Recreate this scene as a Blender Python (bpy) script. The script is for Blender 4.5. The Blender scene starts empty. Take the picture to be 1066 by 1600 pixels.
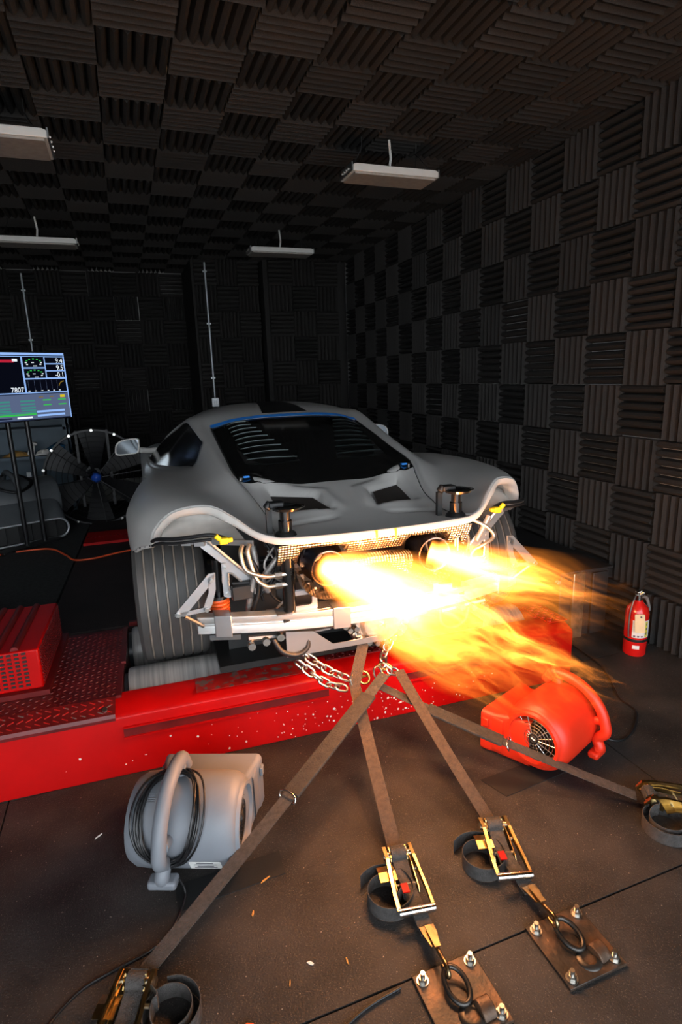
import bpy, bmesh, math, random
from math import sin, cos, pi, radians, sqrt, exp
from mathutils import Vector as V, Matrix, Quaternion
rnd = random.Random(7)
S = bpy.context.scene
COL = S.collection

# ------------------------------------------------------------------ camera
CAMH = 1.64
F_PX, YAW, PITCH, ROLL = 900.19, .3465, -.2340, -.0327
fw = V((sin(YAW)*cos(PITCH), cos(YAW)*cos(PITCH), sin(PITCH)))
rt0 = V((cos(YAW), -sin(YAW), 0)); up0 = rt0.cross(fw)
RT = rt0*cos(ROLL) + up0*sin(ROLL); UP = -rt0*sin(ROLL) + up0*cos(ROLL)
cam = bpy.data.cameras.new('camera'); cam.sensor_fit = 'HORIZONTAL'; cam.sensor_width = 36
cam.lens = 36*F_PX/1066; cam.clip_start = .02; cam.clip_end = 200
camo = bpy.data.objects.new('camera', cam); COL.objects.link(camo)
camo.matrix_world = Matrix(((RT.x, UP.x, -fw.x, 0), (RT.y, UP.y, -fw.y, 0), (RT.z, UP.z, -fw.z, CAMH), (0, 0, 0, 1)))
S.camera = camo

# ------------------------------------------------------------------ daylight and exposure
w = bpy.data.worlds.new('overcast_sky'); S.world = w; w.use_nodes = True
bg = w.node_tree.nodes['Background']
bg.inputs[0].default_value = (.86, .93, 1.0, 1); bg.inputs[1].default_value = 5.2   # even overcast sky seen through the open door behind the camera
S.view_settings.view_transform = 'Standard'; S.view_settings.look = 'None'
S.view_settings.gamma = 1; S.view_settings.use_curve_mapping = False
S.view_settings.exposure = 0.0
S.cycles.use_denoising = True
S.cycles.volume_step_rate = 1.0
S.cycles.max_bounces = 5; S.cycles.diffuse_bounces = 3; S.cycles.use_adaptive_sampling = True; S.cycles.adaptive_threshold = .03; S.cycles.volume_bounces = 0

# where dyno and car stand: turned 2.5 degrees against the room
TH = .044
CU = V((cos(TH), -sin(TH), 0)); CV = V((sin(TH), cos(TH), 0))
U0, V0, Z0 = .82, 2.9, .27
def dw(u, v, z): return CU*u + CV*v + V((0, 0, z))              # dyno frame -> world
def cw(x, y, z): return dw(x+U0, y+V0, z+Z0)                    # car frame -> world

# ------------------------------------------------------------------ materials
M = {}
def mat(name, col, rough=.5, metal=0, var=.15, vs=12, bump=0, bs=60, spec=None, coat=0, emis=None, es=0, alpha=None, trans=0, stretch=None, col2=None, thr=None):
    m = bpy.data.materials.new(name); m.use_nodes = True; nt = m.node_tree; N = nt.nodes; L = nt.links
    b = N['Principled BSDF']
    b.inputs['Roughness'].default_value = rough; b.inputs['Metallic'].default_value = metal
    b.inputs['Base Color'].default_value = (*col, 1)
    if spec is not None: b.inputs['Specular IOR Level'].default_value = spec
    if coat: b.inputs['Coat Weight'].default_value = coat; b.inputs['Coat Roughness'].default_value = .12
    if trans: b.inputs['Transmission Weight'].default_value = trans
    if emis: b.inputs['Emission Color'].default_value = (*emis, 1); b.inputs['Emission Strength'].default_value = es
    tc = N.new('ShaderNodeTexCoord'); src = tc.outputs['Object']
    if stretch:
        mp = N.new('ShaderNodeMapping'); mp.inputs['Scale'].default_value = stretch
        L.new(src, mp.inputs[0]); src = mp.outputs[0]
    if var or col2:
        n = N.new('ShaderNodeTexNoise'); n.inputs['Scale'].default_value = vs; n.inputs['Detail'].default_value = 5
        L.new(src, n.inputs['Vector'])
        r = N.new('ShaderNodeValToRGB')
        lo, hi = thr or (.3, .7)
        r.color_ramp.elements[0].position = lo; r.color_ramp.elements[1].position = hi
        c2 = col2 or tuple(min(1, c*(1+var)) for c in col)
        r.color_ramp.elements[0].color = (*[c*(1-var) for c in col], 1); r.color_ramp.elements[1].color = (*c2, 1)
        L.new(n.outputs['Fac'], r.inputs[0]); L.new(r.outputs[0], b.inputs['Base Color'])
    if bump:
        n2 = N.new('ShaderNodeTexNoise'); n2.inputs['Scale'].default_value = bs; n2.inputs['Detail'].default_value = 4
        L.new(src, n2.inputs['Vector'])
        bp = N.new('ShaderNodeBump'); bp.inputs['Strength'].default_value = bump; bp.inputs['Distance'].default_value = .01
        L.new(n2.outputs['Fac'], bp.inputs['Height']); L.new(bp.outputs[0], b.inputs['Normal'])
    M[name] = m; return m
def emat(name, col, st):
    m = bpy.data.materials.new(name); m.use_nodes = True; nt = m.node_tree
    nt.nodes.remove(nt.nodes['Principled BSDF']); e = nt.nodes.new('ShaderNodeEmission')
    e.inputs[0].default_value = (*col, 1); e.inputs[1].default_value = st
    nt.links.new(e.outputs[0], nt.nodes['Material Output'].inputs[0]); M[name] = m; return m

mat('foam', (.037, .0345, .033), .95, var=.30, vs=300, bump=.35, bs=450, spec=.15)
mat('foam2', (.030, .0285, .0275), .95, var=.30, vs=300, bump=.35, bs=450, spec=.15)
mat('wallboard', (.42, .41, .39), .8, var=.1, bump=.1)
mat('rubber_floor', (.024, .0225, .022), .58, var=.35, vs=4, bump=.35, bs=170, spec=.32, col2=(.046, .041, .038))
def specks(name, col, scale, size, amount, sc2=9, thr=.6):
    nt = M[name].node_tree; b = nt.nodes['Principled BSDF']; src = b.inputs['Base Color'].links[0].from_socket
    tc = nt.nodes.new('ShaderNodeTexCoord'); vo = nt.nodes.new('ShaderNodeTexVoronoi'); vo.inputs['Scale'].default_value = scale
    nt.links.new(tc.outputs['Object'], vo.inputs['Vector'])
    lt = nt.nodes.new('ShaderNodeMath'); lt.operation = 'LESS_THAN'; lt.inputs[1].default_value = size; nt.links.new(vo.outputs['Distance'], lt.inputs[0])
    sc = nt.nodes.new('ShaderNodeSeparateColor'); nt.links.new(vo.outputs['Color'], sc.inputs[0])
    gt = nt.nodes.new('ShaderNodeMath'); gt.operation = 'GREATER_THAN'; gt.inputs[1].default_value = 1-amount; nt.links.new(sc.outputs[0], gt.inputs[0])
    mu = nt.nodes.new('ShaderNodeMath'); mu.operation = 'MULTIPLY'; nt.links.new(lt.outputs[0], mu.inputs[0]); nt.links.new(gt.outputs[0], mu.inputs[1])
    mx = nt.nodes.new('ShaderNodeMix'); mx.data_type = 'RGBA'; nt.links.new(mu.outputs[0], mx.inputs[0]); nt.links.new(src, mx.inputs[6]); mx.inputs[7].default_value = (*col, 1)
    nt.links.new(mx.outputs[2], b.inputs['Base Color'])
specks('rubber_floor', (.28, .24, .20), 55, .10, .22)
specks('rubber_floor', (.10, .085, .075), 260, .30, .30)
mat('seam_dark', (.012, .011, .010), .9)
mat('patch_black', (.007, .007, .007), .7, bump=.1, bs=200)
mat('concrete', (.52, .50, .47), .85, var=.15, vs=2)
mat('red_paint', (.45, .0015, .0015), .42, var=.12, vs=4, spec=.22, bump=.04, bs=25)
mat('red_dark', (.12, .006, .006), .42, var=.3, vs=9, spec=.45)
mat('red_worn', (.40, .012, .010), .40, var=.1, vs=30, col2=(.14, .09, .08), thr=(.52, .60))
mat('paint_chip', (.75, .70, .66), .7, var=.1)
mat('deck_black', (.022, .014, .013), .75, var=.4, vs=3, bump=.2, bs=120)
mat('carpet', (.020, .022, .022), .95, var=.5, vs=40, bump=.6, bs=300)
mat('steel_roller', (.46, .44, .42), .42, metal=.55, var=.3, vs=3, stretch=(30, .5, .5), bump=.05, bs=8)
mat('roller_dark', (.03, .035, .04), .35, var=.1)
mat('body_grey', (.50, .485, .465), .40, var=.03, vs=3, spec=.4, coat=.12)
mat('body_inner', (.62, .59, .55), .45, var=.08, vs=20)
mat('lip_lit', (.66, .63, .59), .42, var=.05, vs=20)  # body grey made paler and warmer, flame light put into the colour
mat('glass_dark', (.010, .010, .010), .09, var=0, spec=.5, coat=.3)
mat('louver_black', (.016, .016, .016), .35, var=.1)
mat('louver_edge', (.05, .07, .07), .3, metal=.6, var=.1)
mat('tape_blue', (.02, .28, .90), .6, var=.08, vs=30)
mat('black_trim', (.012, .012, .012), .45, var=.2)
mat('black_gloss', (.010, .010, .010), .14, var=0, coat=.5)
mat('mesh_black', (.025, .018, .015), .6, var=.5, vs=200)
mat('tire', (.062, .059, .056), .55, var=.15, vs=6, stretch=(40, .5, .5), spec=.5)
mat('tire_groove', (.25, .20, .16), .5, var=.2)
mat('rim', (.05, .05, .05), .3, metal=.8, var=.1)
mat('alu', (.74, .73, .71), .42, metal=.85, var=.08, vs=3, stretch=(1, 25, 25))
mat('alu_plate', (.46, .46, .47), .38, metal=.9, var=.08, vs=8)
mat('alu_dark', (.20, .20, .20), .42, metal=.8, var=.2, vs=10)
mat('steel_zinc', (.62, .60, .56), .28, metal=1, var=.15, vs=40)
mat('gold_zinc', (.46, .33, .14), .28, metal=1, var=.30, vs=30)
mat('bronze', (.30, .22, .12), .30, metal=1, var=.3, vs=30)
mat('chrome', (.8, .78, .76), .12, metal=1, var=.05)
mat('spring_orange', (.60, .10, .018), .4, var=.1, coat=.2)
mat('braid', (.62, .54, .44), .38, metal=.9, var=.35, vs=500)
mat('cast_alu', (.40, .38, .36), .5, metal=.7, var=.3, vs=30, bump=.2, bs=60)
mat('yellow_plug', (.85, .62, .010), .5, var=.15, vs=40)
mat('wire_black', (.012, .012, .013), .5, var=.2)
mat('shield_foil', (.70, .56, .42), .30, metal=1, var=.1, vs=20)
mat('titanium', (.30, .26, .28), .25, metal=1, var=.3, vs=8, col2=(.15, .25, .55), thr=(.4, .7))
mat('burnt_steel', (.10, .06, .04), .38, metal=.8, var=.4, vs=12)
mat('webbing', (.055, .050, .047), .75, var=.3, vs=60, stretch=(1, 1, 1), bump=.5, bs=260)
mat('webbing_brown', (.062, .040, .026), .72, var=.25, vs=60, bump=.5, bs=260)
mat('sleeve', (.036, .031, .027), .85, var=.25, vs=40, bump=.5, bs=150)
mat('rusty_steel', (.055, .042, .034), .45, metal=.4, var=.35, vs=14, col2=(.16, .085, .045), thr=(.45, .75), bump=.15, bs=90)
mat('ring_steel', (.07, .065, .06), .40, metal=.85, var=.3)
mat('blower_grey', (.185, .20, .225), .50, var=.05, vs=6, bump=.06, bs=500)
mat('blower_dark', (.075, .082, .088), .5, var=.1, bump=.06, bs=500)
mat('blower_red', (.72, .030, .008), .42, var=.05, vs=6, bump=.05, bs=400)
mat('cord_black', (.010, .010, .011), .38, var=.1)
mat('cord_orange', (.75, .10, .03), .45, var=.1)
mat('label_white', (.72, .72, .70), .5, var=.08, vs=50)
mat('label_ink', (.10, .10, .12), .6, var=.1)
mat('ext_red', (.62, .010, .008), .25, var=.04, coat=.5)
mat('tag_tan', (.74, .58, .34), .65, var=.06, vs=30)
mat('yellow_ink', (.72, .62, .05), .5, var=.05)
mat('fixture_white', (.62, .61, .58), .4, var=.04)
mat('fixture_diffuser', (.30, .27, .24), .55, var=.15, vs=30)
mat('conduit', (.52, .54, .56), .4, metal=.7, var=.15)
mat('cabinet_blue', (.040, .075, .105), .5, var=.2, vs=6)
mat('tv_frame', (.012, .012, .013), .3, var=0)
mat('rag_blue', (.02, .16, .34), .9, var=.2, vs=30, bump=.4)
mat('glove_tan', (.55, .30, .08), .9, var=.3, vs=30, bump=.3)
mat('rag_white', (.70, .68, .64), .9, var=.1, bump=.3)
mat('hub_blue', (.012, .06, .34), .35, var=.1)
mat('fan_black', (.007, .007, .008), .5, var=.2)
mat('bright_bolt', (.85, .84, .8), .25, metal=.8, var=0)
mat('mirror_glass', (.55, .62, .68), .06, metal=1, var=0)
mat('wood_dry', (.62, .30, .07), .7, var=.3, vs=40)
mat('orange_clip', (.85, .12, .02), .4, var=.1)
mat('paper_white', (.80, .78, .74), .7, var=.05)
mat('box_black', (.016, .015, .015), .55, var=.25, vs=6)
mat('polished_edge', (.60, .45, .30), .30, metal=.9, var=.35, vs=20)  # steel with the fire's amber reflection mixed into its colour
mat('yellow_hose', (.70, .38, .01), .5, var=.1)
emat('scr_bg', (.02, .03, .07), .8); emat('scr_bar', (.30, .50, .95), 1.0); emat('scr_black', (.004, .005, .012), .6)
emat('scr_white', (.85, .92, 1.0), 1.1); emat('scr_green', (.05, .62, .10), .8); emat('scr_teal', (.08, .42, .36), .6)
emat('scr_yellow', (.85, .65, .02), .8); emat('scr_violet', (.18, .10, .80), .9); emat('scr_red', (.60, .02, .05), .8)
emat('scr_grey', (.12, .16, .28), .8); emat('scr_brown', (.40, .25, .03), .6)

# blade material: ribs across webbing, brushed tyre blur etc. stay procedural noise; woven foil gets a wave bump
def wave_bump(m, scale, strength, dist=.004):
    nt = M[m].node_tree; b = nt.nodes['Principled BSDF']; tc = nt.nodes.new('ShaderNodeTexCoord')
    mx = []
    for d in ('X', 'Z'):
        wv = nt.nodes.new('ShaderNodeTexWave'); wv.bands_direction = d; wv.inputs['Scale'].default_value = scale
        nt.links.new(tc.outputs['Object'], wv.inputs['Vector']); mx.append(wv)
    ad = nt.nodes.new('ShaderNodeMath'); ad.operation = 'ADD'
    nt.links.new(mx[0].outputs['Fac'], ad.inputs[0]); nt.links.new(mx[1].outputs['Fac'], ad.inputs[1])
    bp = nt.nodes.new('ShaderNodeBump'); bp.inputs['Strength'].default_value = strength; bp.inputs['Distance'].default_value = dist
    nt.links.new(ad.outputs[0], bp.inputs['Height']); nt.links.new(bp.outputs[0], b.inputs['Normal'])
wave_bump('shield_foil', 26, .9)

# ------------------------------------------------------------------ mesh helpers
def tag(o, label=None, cat=None, group=None, kind=None):
    if label: o['label'] = label
    if cat: o['category'] = cat
    if group: o['group'] = group
    if kind: o['kind'] = kind
    return o
def empty(name, loc=(0, 0, 0), rz=0, parent=None):
    o = bpy.data.objects.new(name, None); COL.objects.link(o); o.location = loc; o.rotation_euler = (0, 0, rz)
    o.empty_display_size = .05
    if parent: o.parent = parent
    return o
def frame(t):
    t = t.normalized(); a = V((0, 0, 1)) if abs(t.z) < .9 else V((1, 0, 0))
    x = a.cross(t).normalized(); return x, t.cross(x)
class MB:
    def __init__(s): s.v = []; s.f = []
    def add(s, vs, fs):
        o = len(s.v); s.v += [tuple(p) for p in vs]; s.f += [tuple(i+o for i in f) for f in fs]; return s
    def box(s, c, d, rz=0, R=None):
        h = [x/2 for x in d]; vs = []
        for sx in (-1, 1):
            for sy in (-1, 1):
                for sz in (-1, 1):
                    p = V((sx*h[0], sy*h[1], sz*h[2]))
                    if R: p = R @ p
                    elif rz: p = V((p.x*cos(rz)-p.y*sin(rz), p.x*sin(rz)+p.y*cos(rz), p.z))
                    vs.append(p+V(c))
        return s.add(vs, [(0, 1, 3, 2), (4, 6, 7, 5), (0, 4, 5, 1), (2, 3, 7, 6), (0, 2, 6, 4), (1, 5, 7, 3)])
    def bx(s, x0, x1, y0, y1, z0, z1): return s.box(((x0+x1)/2, (y0+y1)/2, (z0+z1)/2), (x1-x0, y1-y0, z1-z0))
    def cyl(s, p0, p1, r0, r1=None, n=16, caps=True):
        p0, p1 = V(p0), V(p1); r1 = r0 if r1 is None else r1; x, y = frame(p1-p0); vs = []
        for p, r in ((p0, r0), (p1, r1)):
            for k in range(n):
                a = 2*pi*k/n; vs.append(p+x*r*cos(a)+y*r*sin(a))
        fs = [(k, (k+1) % n, n+(k+1) % n, n+k) for k in range(n)]
        if caps: fs += [tuple(range(n-1, -1, -1)), tuple(range(n, 2*n))]
        return s.add(vs, fs)
    def tube(s, path, r, n=8, closed=False, caps=True):
        P = [V(p) for p in path]; m = len(P); vs = []; x = None
        rr = r if isinstance(r, (list, tuple)) else [r]*m
        for i in range(m):
            a = P[(i-1) % m] if (i > 0 or closed) else P[0]; b = P[(i+1) % m] if (i < m-1 or closed) else P[-1]
            t = (b-a).normalized()
            if x is None: x, y = frame(t)
            else: x = (x-t*x.dot(t)).normalized()
            y = t.cross(x)
            for k in range(n):
                an = 2*pi*k/n; vs.append(P[i]+x*rr[i]*cos(an)+y*rr[i]*sin(an))
        fs = []
        for i in range(m if closed else m-1):
            j = (i+1) % m
            fs += [(i*n+k, i*n+(k+1) % n, j*n+(k+1) % n, j*n+k) for k in range(n)]
        if caps and not closed: fs += [tuple(range(n-1, -1, -1)), tuple(range((m-1)*n, m*n))]
        return s.add(vs, fs)
    def lathe(s, prof, o, ax, n=28, x=None):          # prof: (distance along ax, radius)
        o = V(o); ax = V(ax).normalized()
        fx, fy = frame(ax); vs = []
        for d, r in prof:
            for k in range(n):
                a = 2*pi*k/n; vs.append(o+ax*d+fx*r*cos(a)+fy*r*sin(a))
        fs = []
        for i in range(len(prof)-1):
            fs += [(i*n+k, i*n+(k+1) % n, (i+1)*n+(k+1) % n, (i+1)*n+k) for k in range(n)]
        return s.add(vs, fs)
    def prism(s, poly, h, o=(0, 0, 0), ex=(1, 0, 0), ey=(0, 1, 0)):   # polygon in plane ex,ey, thickened along normal by h
        ex, ey, o = V(ex), V(ey), V(o); nn = ex.cross(ey).normalized(); n = len(poly)
        vs = [o+ex*a+ey*b for a, b in poly]+[o+ex*a+ey*b+nn*h for a, b in poly]
        fs = [tuple(range(n-1, -1, -1)), tuple(range(n, 2*n))]+[(k, (k+1) % n, n+(k+1) % n, n+k) for k in range(n)]
        return s.add(vs, fs)
    def ring(s, outer, inner, h, o=(0, 0, 0), ex=(1, 0, 0), ey=(0, 1, 0)):   # plate with a hole (same point count)
        ex, ey, o = V(ex), V(ey), V(o); nn = ex.cross(ey).normalized(); n = len(outer)
        P = lambda q, k: o+ex*q[0]+ey*q[1]+nn*k
        vs = [P(q, 0) for q in outer]+[P(q, 0) for q in inner]+[P(q, h) for q in outer]+[P(q, h) for q in inner]
        fs = []
        for k in range(n):
            j = (k+1) % n
            fs += [(k, n+k, n+j, j), (2*n+k, 2*n+j, 3*n+j, 3*n+k), (k, j, 2*n+j, 2*n+k), (n+k, 3*n+k, 3*n+j, n+j)]
        return s.add(vs, fs)
    def ribbon(s, path, w, th, wdir=None, nh=(0, 0, 1)):
        P = [V(p) for p in path]; m = len(P); vs = []
        for i in range(m):
            t = (P[min(i+1, m-1)]-P[max(i-1, 0)]).normalized()
            if wdir: W = V(wdir); nn = W.cross(t).normalized(); W = t.cross(nn) if not wdir else W
            else:
                nn = V(nh); nn = (nn-t*nn.dot(t)).normalized(); W = t.cross(nn)
            ww = w[i] if isinstance(w, (list, tuple)) else w
            for a, b in ((-1, -1), (1, -1), (1, 1), (-1, 1)): vs.append(P[i]+W*(a*ww/2)+nn*(b*th/2))
        fs = []
        for i in range(m-1): fs += [(4*i+k, 4*i+(k+1) % 4, 4*i+4+(k+1) % 4, 4*i+4+k) for k in range(4)]
        fs += [(3, 2, 1, 0), (4*m-4, 4*m-3, 4*m-2, 4*m-1)]
        return s.add(vs, fs)
    def grid(s, rows, closed=False):
        m, n = len(rows), len(rows[0]); vs = [p for r in rows for p in r]
        fs = [(i*n+k, i*n+k+1, (i+1)*n+k+1, (i+1)*n+k) for i in range(m-1) for k in range(n-1)]
        return s.add(vs, fs)
    def mesh(s, name, m, smooth=None):
        me = bpy.data.meshes.new(name); me.from_pydata(s.v, [], s.f); me.validate(); me.update()
        bm = bmesh.new(); bm.from_mesh(me); bmesh.ops.recalc_face_normals(bm, faces=bm.faces); bm.to_mesh(me); bm.free()
        if m: me.materials.append(M[m] if isinstance(m, str) else m)
        if smooth:
            me.polygons.foreach_set('use_smooth', [True]*len(me.polygons)); me.set_sharp_from_angle(angle=radians(smooth))
        return me
    def build(s, name, m, parent=None, smooth=None, bevel=0, loc=None, rz=0, seg=2):
        o = bpy.data.objects.new(name, s.mesh(name, m, smooth)); COL.objects.link(o)
        if parent: o.parent = parent
        if loc is not None: o.location = loc
        if rz: o.rotation_euler = (0, 0, rz)
        if bevel:
            b = o.modifiers.new('bevel', 'BEVEL'); b.width = bevel; b.segments = seg; b.limit_method = 'ANGLE'; b.angle_limit = radians(40)
            o.data.polygons.foreach_set('use_smooth', [True]*len(o.data.polygons)); o.data.set_sharp_from_angle(angle=radians(50))
        return o
def crom(P, n=8, closed=False):
    P = [V(p) for p in P]; m = len(P); out = []
    for i in range(m if closed else m-1):
        if closed: a, b, c, d = P[(i-1) % m], P[i], P[(i+1) % m], P[(i+2) % m]
        else: a, b, c, d = P[max(i-1, 0)], P[i], P[i+1], P[min(i+2, m-1)]
        for k in range(n):
            t = k/n
            out.append(.5*((2*b)+(c-a)*t+(2*a-5*b+4*c-d)*t*t+(3*b-a-3*c+d)*t**3))
    if not closed: out.append(P[-1])
    return out
def circ(r, n=16, cx=0, cy=0, ry=None): return [(cx+r*cos(2*pi*k/n), cy+(ry or r)*sin(2*pi*k/n)) for k in range(n)]
def rrect(w, h, r, n=4, cx=0, cy=0):
    out = []
    for qx, qy, a0 in ((1, 1, 0), (-1, 1, 90), (-1, -1, 180), (1, -1, 270)):
        for k in range(n+1):
            a = radians(a0+90*k/n); out.append((cx+qx*(w/2-r)+r*cos(a), cy+qy*(h/2-r)+r*sin(a)))
    return out
def inst(src, parent, loc, rot=(0, 0, 0), sc=None, m=None):
    o = src.copy(); COL.objects.link(o); o.parent = parent; o.location = loc; o.rotation_euler = rot
    if sc: o.scale = sc
    return o

# ------------------------------------------------------------------ the room
T = .3048; XW, ZC = 2.81, 3.05; YB, XL, YF = 8.62, -3.2, -1.9
def structure(name, mb, m, **k): return tag(mb.build(name, m, **k), kind='structure')
floor = structure('floor', MB().bx(XL-.2, XW+.25, YF, YB+.2, -.2, -.012), 'seam_dark')
ceiling = structure('ceiling', MB().bx(XL-.2, XW+.25, YF, YB+.2, ZC+.052, ZC+.2), 'wallboard')
wall_r = structure('wall_right', MB().bx(XW+.052, XW+.25, YF, YB+.2, -.012, ZC+.052), 'wallboard')
wall_l = structure('wall_left', MB().bx(XL-.2, XL, YF, YB+.2, -.012, ZC+.052), 'foam2')
wall_b = structure('wall_back', MB().bx(XL, XW+.052, YB+.052, YB+.2, -.012, ZC+.052), 'wallboard')
# foam-clad pillar boxes standing in front of the back wall
XP0, XP1, YP = .92, 1.70, 7.52
pil = structure('trim_1', MB().bx(XP0-.008, XP1+.008, YP+.052, YB+.05, -.012, ZC+.052), 'foam2')
pil2 = structure('trim_2', MB().bx(XP1+.07, XW+.05, YP-.10+.052, YB+.05, -.012, ZC+.052), 'foam2')

def foam_tile():
    mb = MB(); n = 6; b = .004; h = .060; W = T/2+.0006; pts = []
    for k in range(n):
        x0 = -W+2*W*k/n
        wd = 2*W/n; pts += [(x0, b), (x0+wd*.20, .044), (x0+wd*.5, h), (x0+wd*.80, .044)]
    pts.append((W, b))
    k = len(pts)
    vs = [(x, -W, z-.055) for x, z in pts]+[(x, W, z-.055) for x, z in pts]+[(-W, -W, -.055), (W, -W, -.055), (W, W, -.055), (-W, W, -.055)]
    fs = [(i, i+1, k+i+1, k+i) for i in range(k-1)]
    fs += [tuple([2*k]+list(range(0, k))+[2*k+1])[::-1], tuple([2*k+3]+list(range(k, 2*k))+[2*k+2]), (2*k, 0, k, 2*k+3), (k-1, 2*k+1, 2*k+2, 2*k-1)]
    mb.add(vs, fs); return mb
TILES = [foam_tile().mesh('foam_tile', m) for m in ('foam', 'foam2')]
def tile_mat(o, nrm, ridge):        # rotation putting local z on nrm and local y (the ridges) along ridge
    z = V(nrm); y = V(ridge); x = y.cross(z); return Matrix((x, y, z)).transposed()
def put_tile(parent, p, nrm, ridge, s=1.0):
    o = bpy.data.objects.new('foam_tile', TILES[rnd.random() < .35]); COL.objects.link(o); o.parent = parent
    j = s*(1 if rnd.random() > .06 else .975)
    R = tile_mat(None, nrm, ridge).to_euler(); o.rotation_euler = R; o.scale = (j, j, 1+rnd.uniform(-.06, .10)); o.location = V(p)+V(nrm)*rnd.uniform(-.002, .004)
    return o
def join_tiles(name, parent, items):
    vs, fs = [], []; src = TILES[0]
    for p, nrm, ridge, s in items:
        R = tile_mat(None, nrm, ridge); o = len(vs)
        vs += [tuple(R @ V((v.co.x*s, v.co.y*s, v.co.z))+V(p)) for v in src.vertices]; fs += [tuple(i+o for i in f.vertices) for f in src.polygons]
    mb = MB(); mb.add(vs, fs); return tag(mb.build(name, 'foam', parent), kind='stuff')
# right wall: rows from the ceiling down, columns from the back towards the door
rest = []; cnt = 0
for k in range(-12, 18):
    for r in range(10):
        y = 3.9746-(k+.5)*T; z = ZC-(r+.5)*T
        if y > YP-.1 or y < -.9: continue
        rd = (0, 0, 1) if (r+k) % 2 == 0 else (0, 1, 0)
        p = (XW+rnd.uniform(0, .004), y+rnd.uniform(-.003, .003), z+rnd.uniform(-.003, .003))
        if y > .85: put_tile(wall_r, p, (-1, 0, 0), rd); cnt += 1
        else: rest.append((p, (-1, 0, 0), rd, 1))
join_tiles('foam_tile_field', wall_r, rest)
# ceiling
TCP = .3166; items = []
for i in range(-10, 11):
    for j in range(-14, 20):
        x = -.2703+(i+.5)*TCP; y = 2.9127+(j+.5)*TCP
        if x > XW+.12 or x < XL+.1 or y > YB or y < YF+.1: continue
        rd = (0, 1, 0) if (i+j) % 2 else (1, 0, 0)
        inview = y > 1.0 and x > -.25*y-.75 and x < 1.0*y+.4
        items.append((inview, y, (x+rnd.uniform(-.004, .004), y+rnd.uniform(-.004, .004), ZC), rd))
items.sort(key=lambda t: (not t[0], t[1]))
for q in items[:300]: put_tile(ceiling, q[2], (0, 0, -1), q[3], TCP/T)
join_tiles('foam_tile_field', ceiling, [(q[2], (0, 0, -1), q[3], TCP/T) for q in items[300:]])
# back wall and pillars
for i in range(-6, 9):
    for r in range(10):
        x = XP0-(i+.5)*T; z = ZC-(r+.5)*T
        if x < -1.75 or i < 0 or z < .25: continue
        put_tile(wall_b, (x+rnd.uniform(-.004, .004), YB, z), (0, -1, 0), (0, 0, 1) if (i+r) % 2 else (1, 0, 0))
for i in range(3):
    for r in range(10):
        x = XP0+.02+(i+.5)*.262
        o = put_tile(pil, (x, YP, ZC-(r+.5)*T), (0, -1, 0), (0, 0, 1) if (i+r) % 2 else (1, 0, 0)); o.scale.x *= .86 if (i+r) % 2 else 1; o.scale.y *= 1 if (i+r) % 2 else .86
for i in range(3):
    for r in range(10):
        put_tile(pil2, (XW-.07-(i+.5)*T, YP-.10, ZC-(r+.5)*T), (0, -1, 0), (0, 0, 1) if (i+r) % 2 else (1, 0, 0))
# floor mats: 1.2 m rubber sheets butted together with dark seams
ys = [YF, -.1, 1.13, 2.36, 3.6, 4.9, 6.2, 7.5, YB]; xs = [XL, -1.9, -.62, 1.85, XW+.05]
MATS = [(x0, x1, y0, y1) for y0, y1 in zip(ys, ys[1:]) for x0, x1 in zip(xs, xs[1:])]
for x0, x1, y0, y1 in MATS:
    g = .0035; mb = MB(); mb.bx(x0+g, x1-g, y0+g, y1-g, -.012, 0); mb.build('rubber_mat', 'rubber_floor', floor)
structure('floor_outside', MB().bx(-12, 12, -22, YF, -.3, -.02), 'concrete')  # unseen ground added outside, pale so it bounces daylight indoors

# ceiling lamps: flat linear fixtures on wire hangers (switched off)
def lamp(x0, x1, y0, y1, z, label):
    cx, cy = (x0+x1)/2, (y0+y1)/2; r = empty('ceiling_lamp', (cx, cy, z))
    tag(r, label, 'lamp', 'hanging ceiling lamps'); a, b = (x1-x0)/2, (y1-y0)/2
    mb = MB(); mb.prism([(-a, 0), (a, 0), (a, .034), (a-.02, .042), (-a+.02, .042), (-a, .034)], 2*b, (0, b, 0), (1, 0, 0), (0, 0, 1))
    mb.build('housing', 'fixture_white', r, bevel=.004)
    MB().box((0, 0, -.004), (2*a-.03, 2*b-.03, .012)).build('diffuser', 'fixture_diffuser', r)
    for s in (-1, 1):
        e = MB().box((s*(a+.004), 0, .025), (.008, 2*b-.01, .045)).build('end_cap', 'alu_dark', r)
        for k in range(4): MB().cyl((s*(a+.006), -b+.06+k*(2*b-.12)/3, .025), (s*(a+.014), -b+.06+k*(2*b-.12)/3, .025), .008, n=8).build('end_screw', 'bright_bolt', e)
        MB().tube([(s*(a-.06), -b+.03, .06), (s*(a-.10), 0, .16), (s*(a-.06), b-.03, .06)], .0025, 5).build('hanger_wire', 'wire_black', r)
        MB().tube([(s*(a-.10), 0, .16), (s*(a-.10), 0, ZC-.03-z)], .0025, 5).build('hanger_chain', 'wire_black', r)
    MB().tube([(0, 0, .06), (.01, 0, .12), (0, 0, ZC-.03-z)], .008, 8).build('power_cord', 'fixture_white', r, smooth=60)
LZ = 2.80
lamp(1.40, 1.965, 3.47, 3.69, LZ, 'white linear ceiling lamp hanging above the car, nearest the foam wall')
lamp(-.86, -.215, 3.42, 3.73, LZ, 'white linear ceiling lamp cut by the left edge, nearest the camera')
lamp(-.86, -.243, 5.76, 5.99, LZ, 'far white linear ceiling lamp above the screen at left')
lamp(1.27, 1.885, 5.76, 5.99, LZ, 'far white linear ceiling lamp in front of the back pillar')
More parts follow.
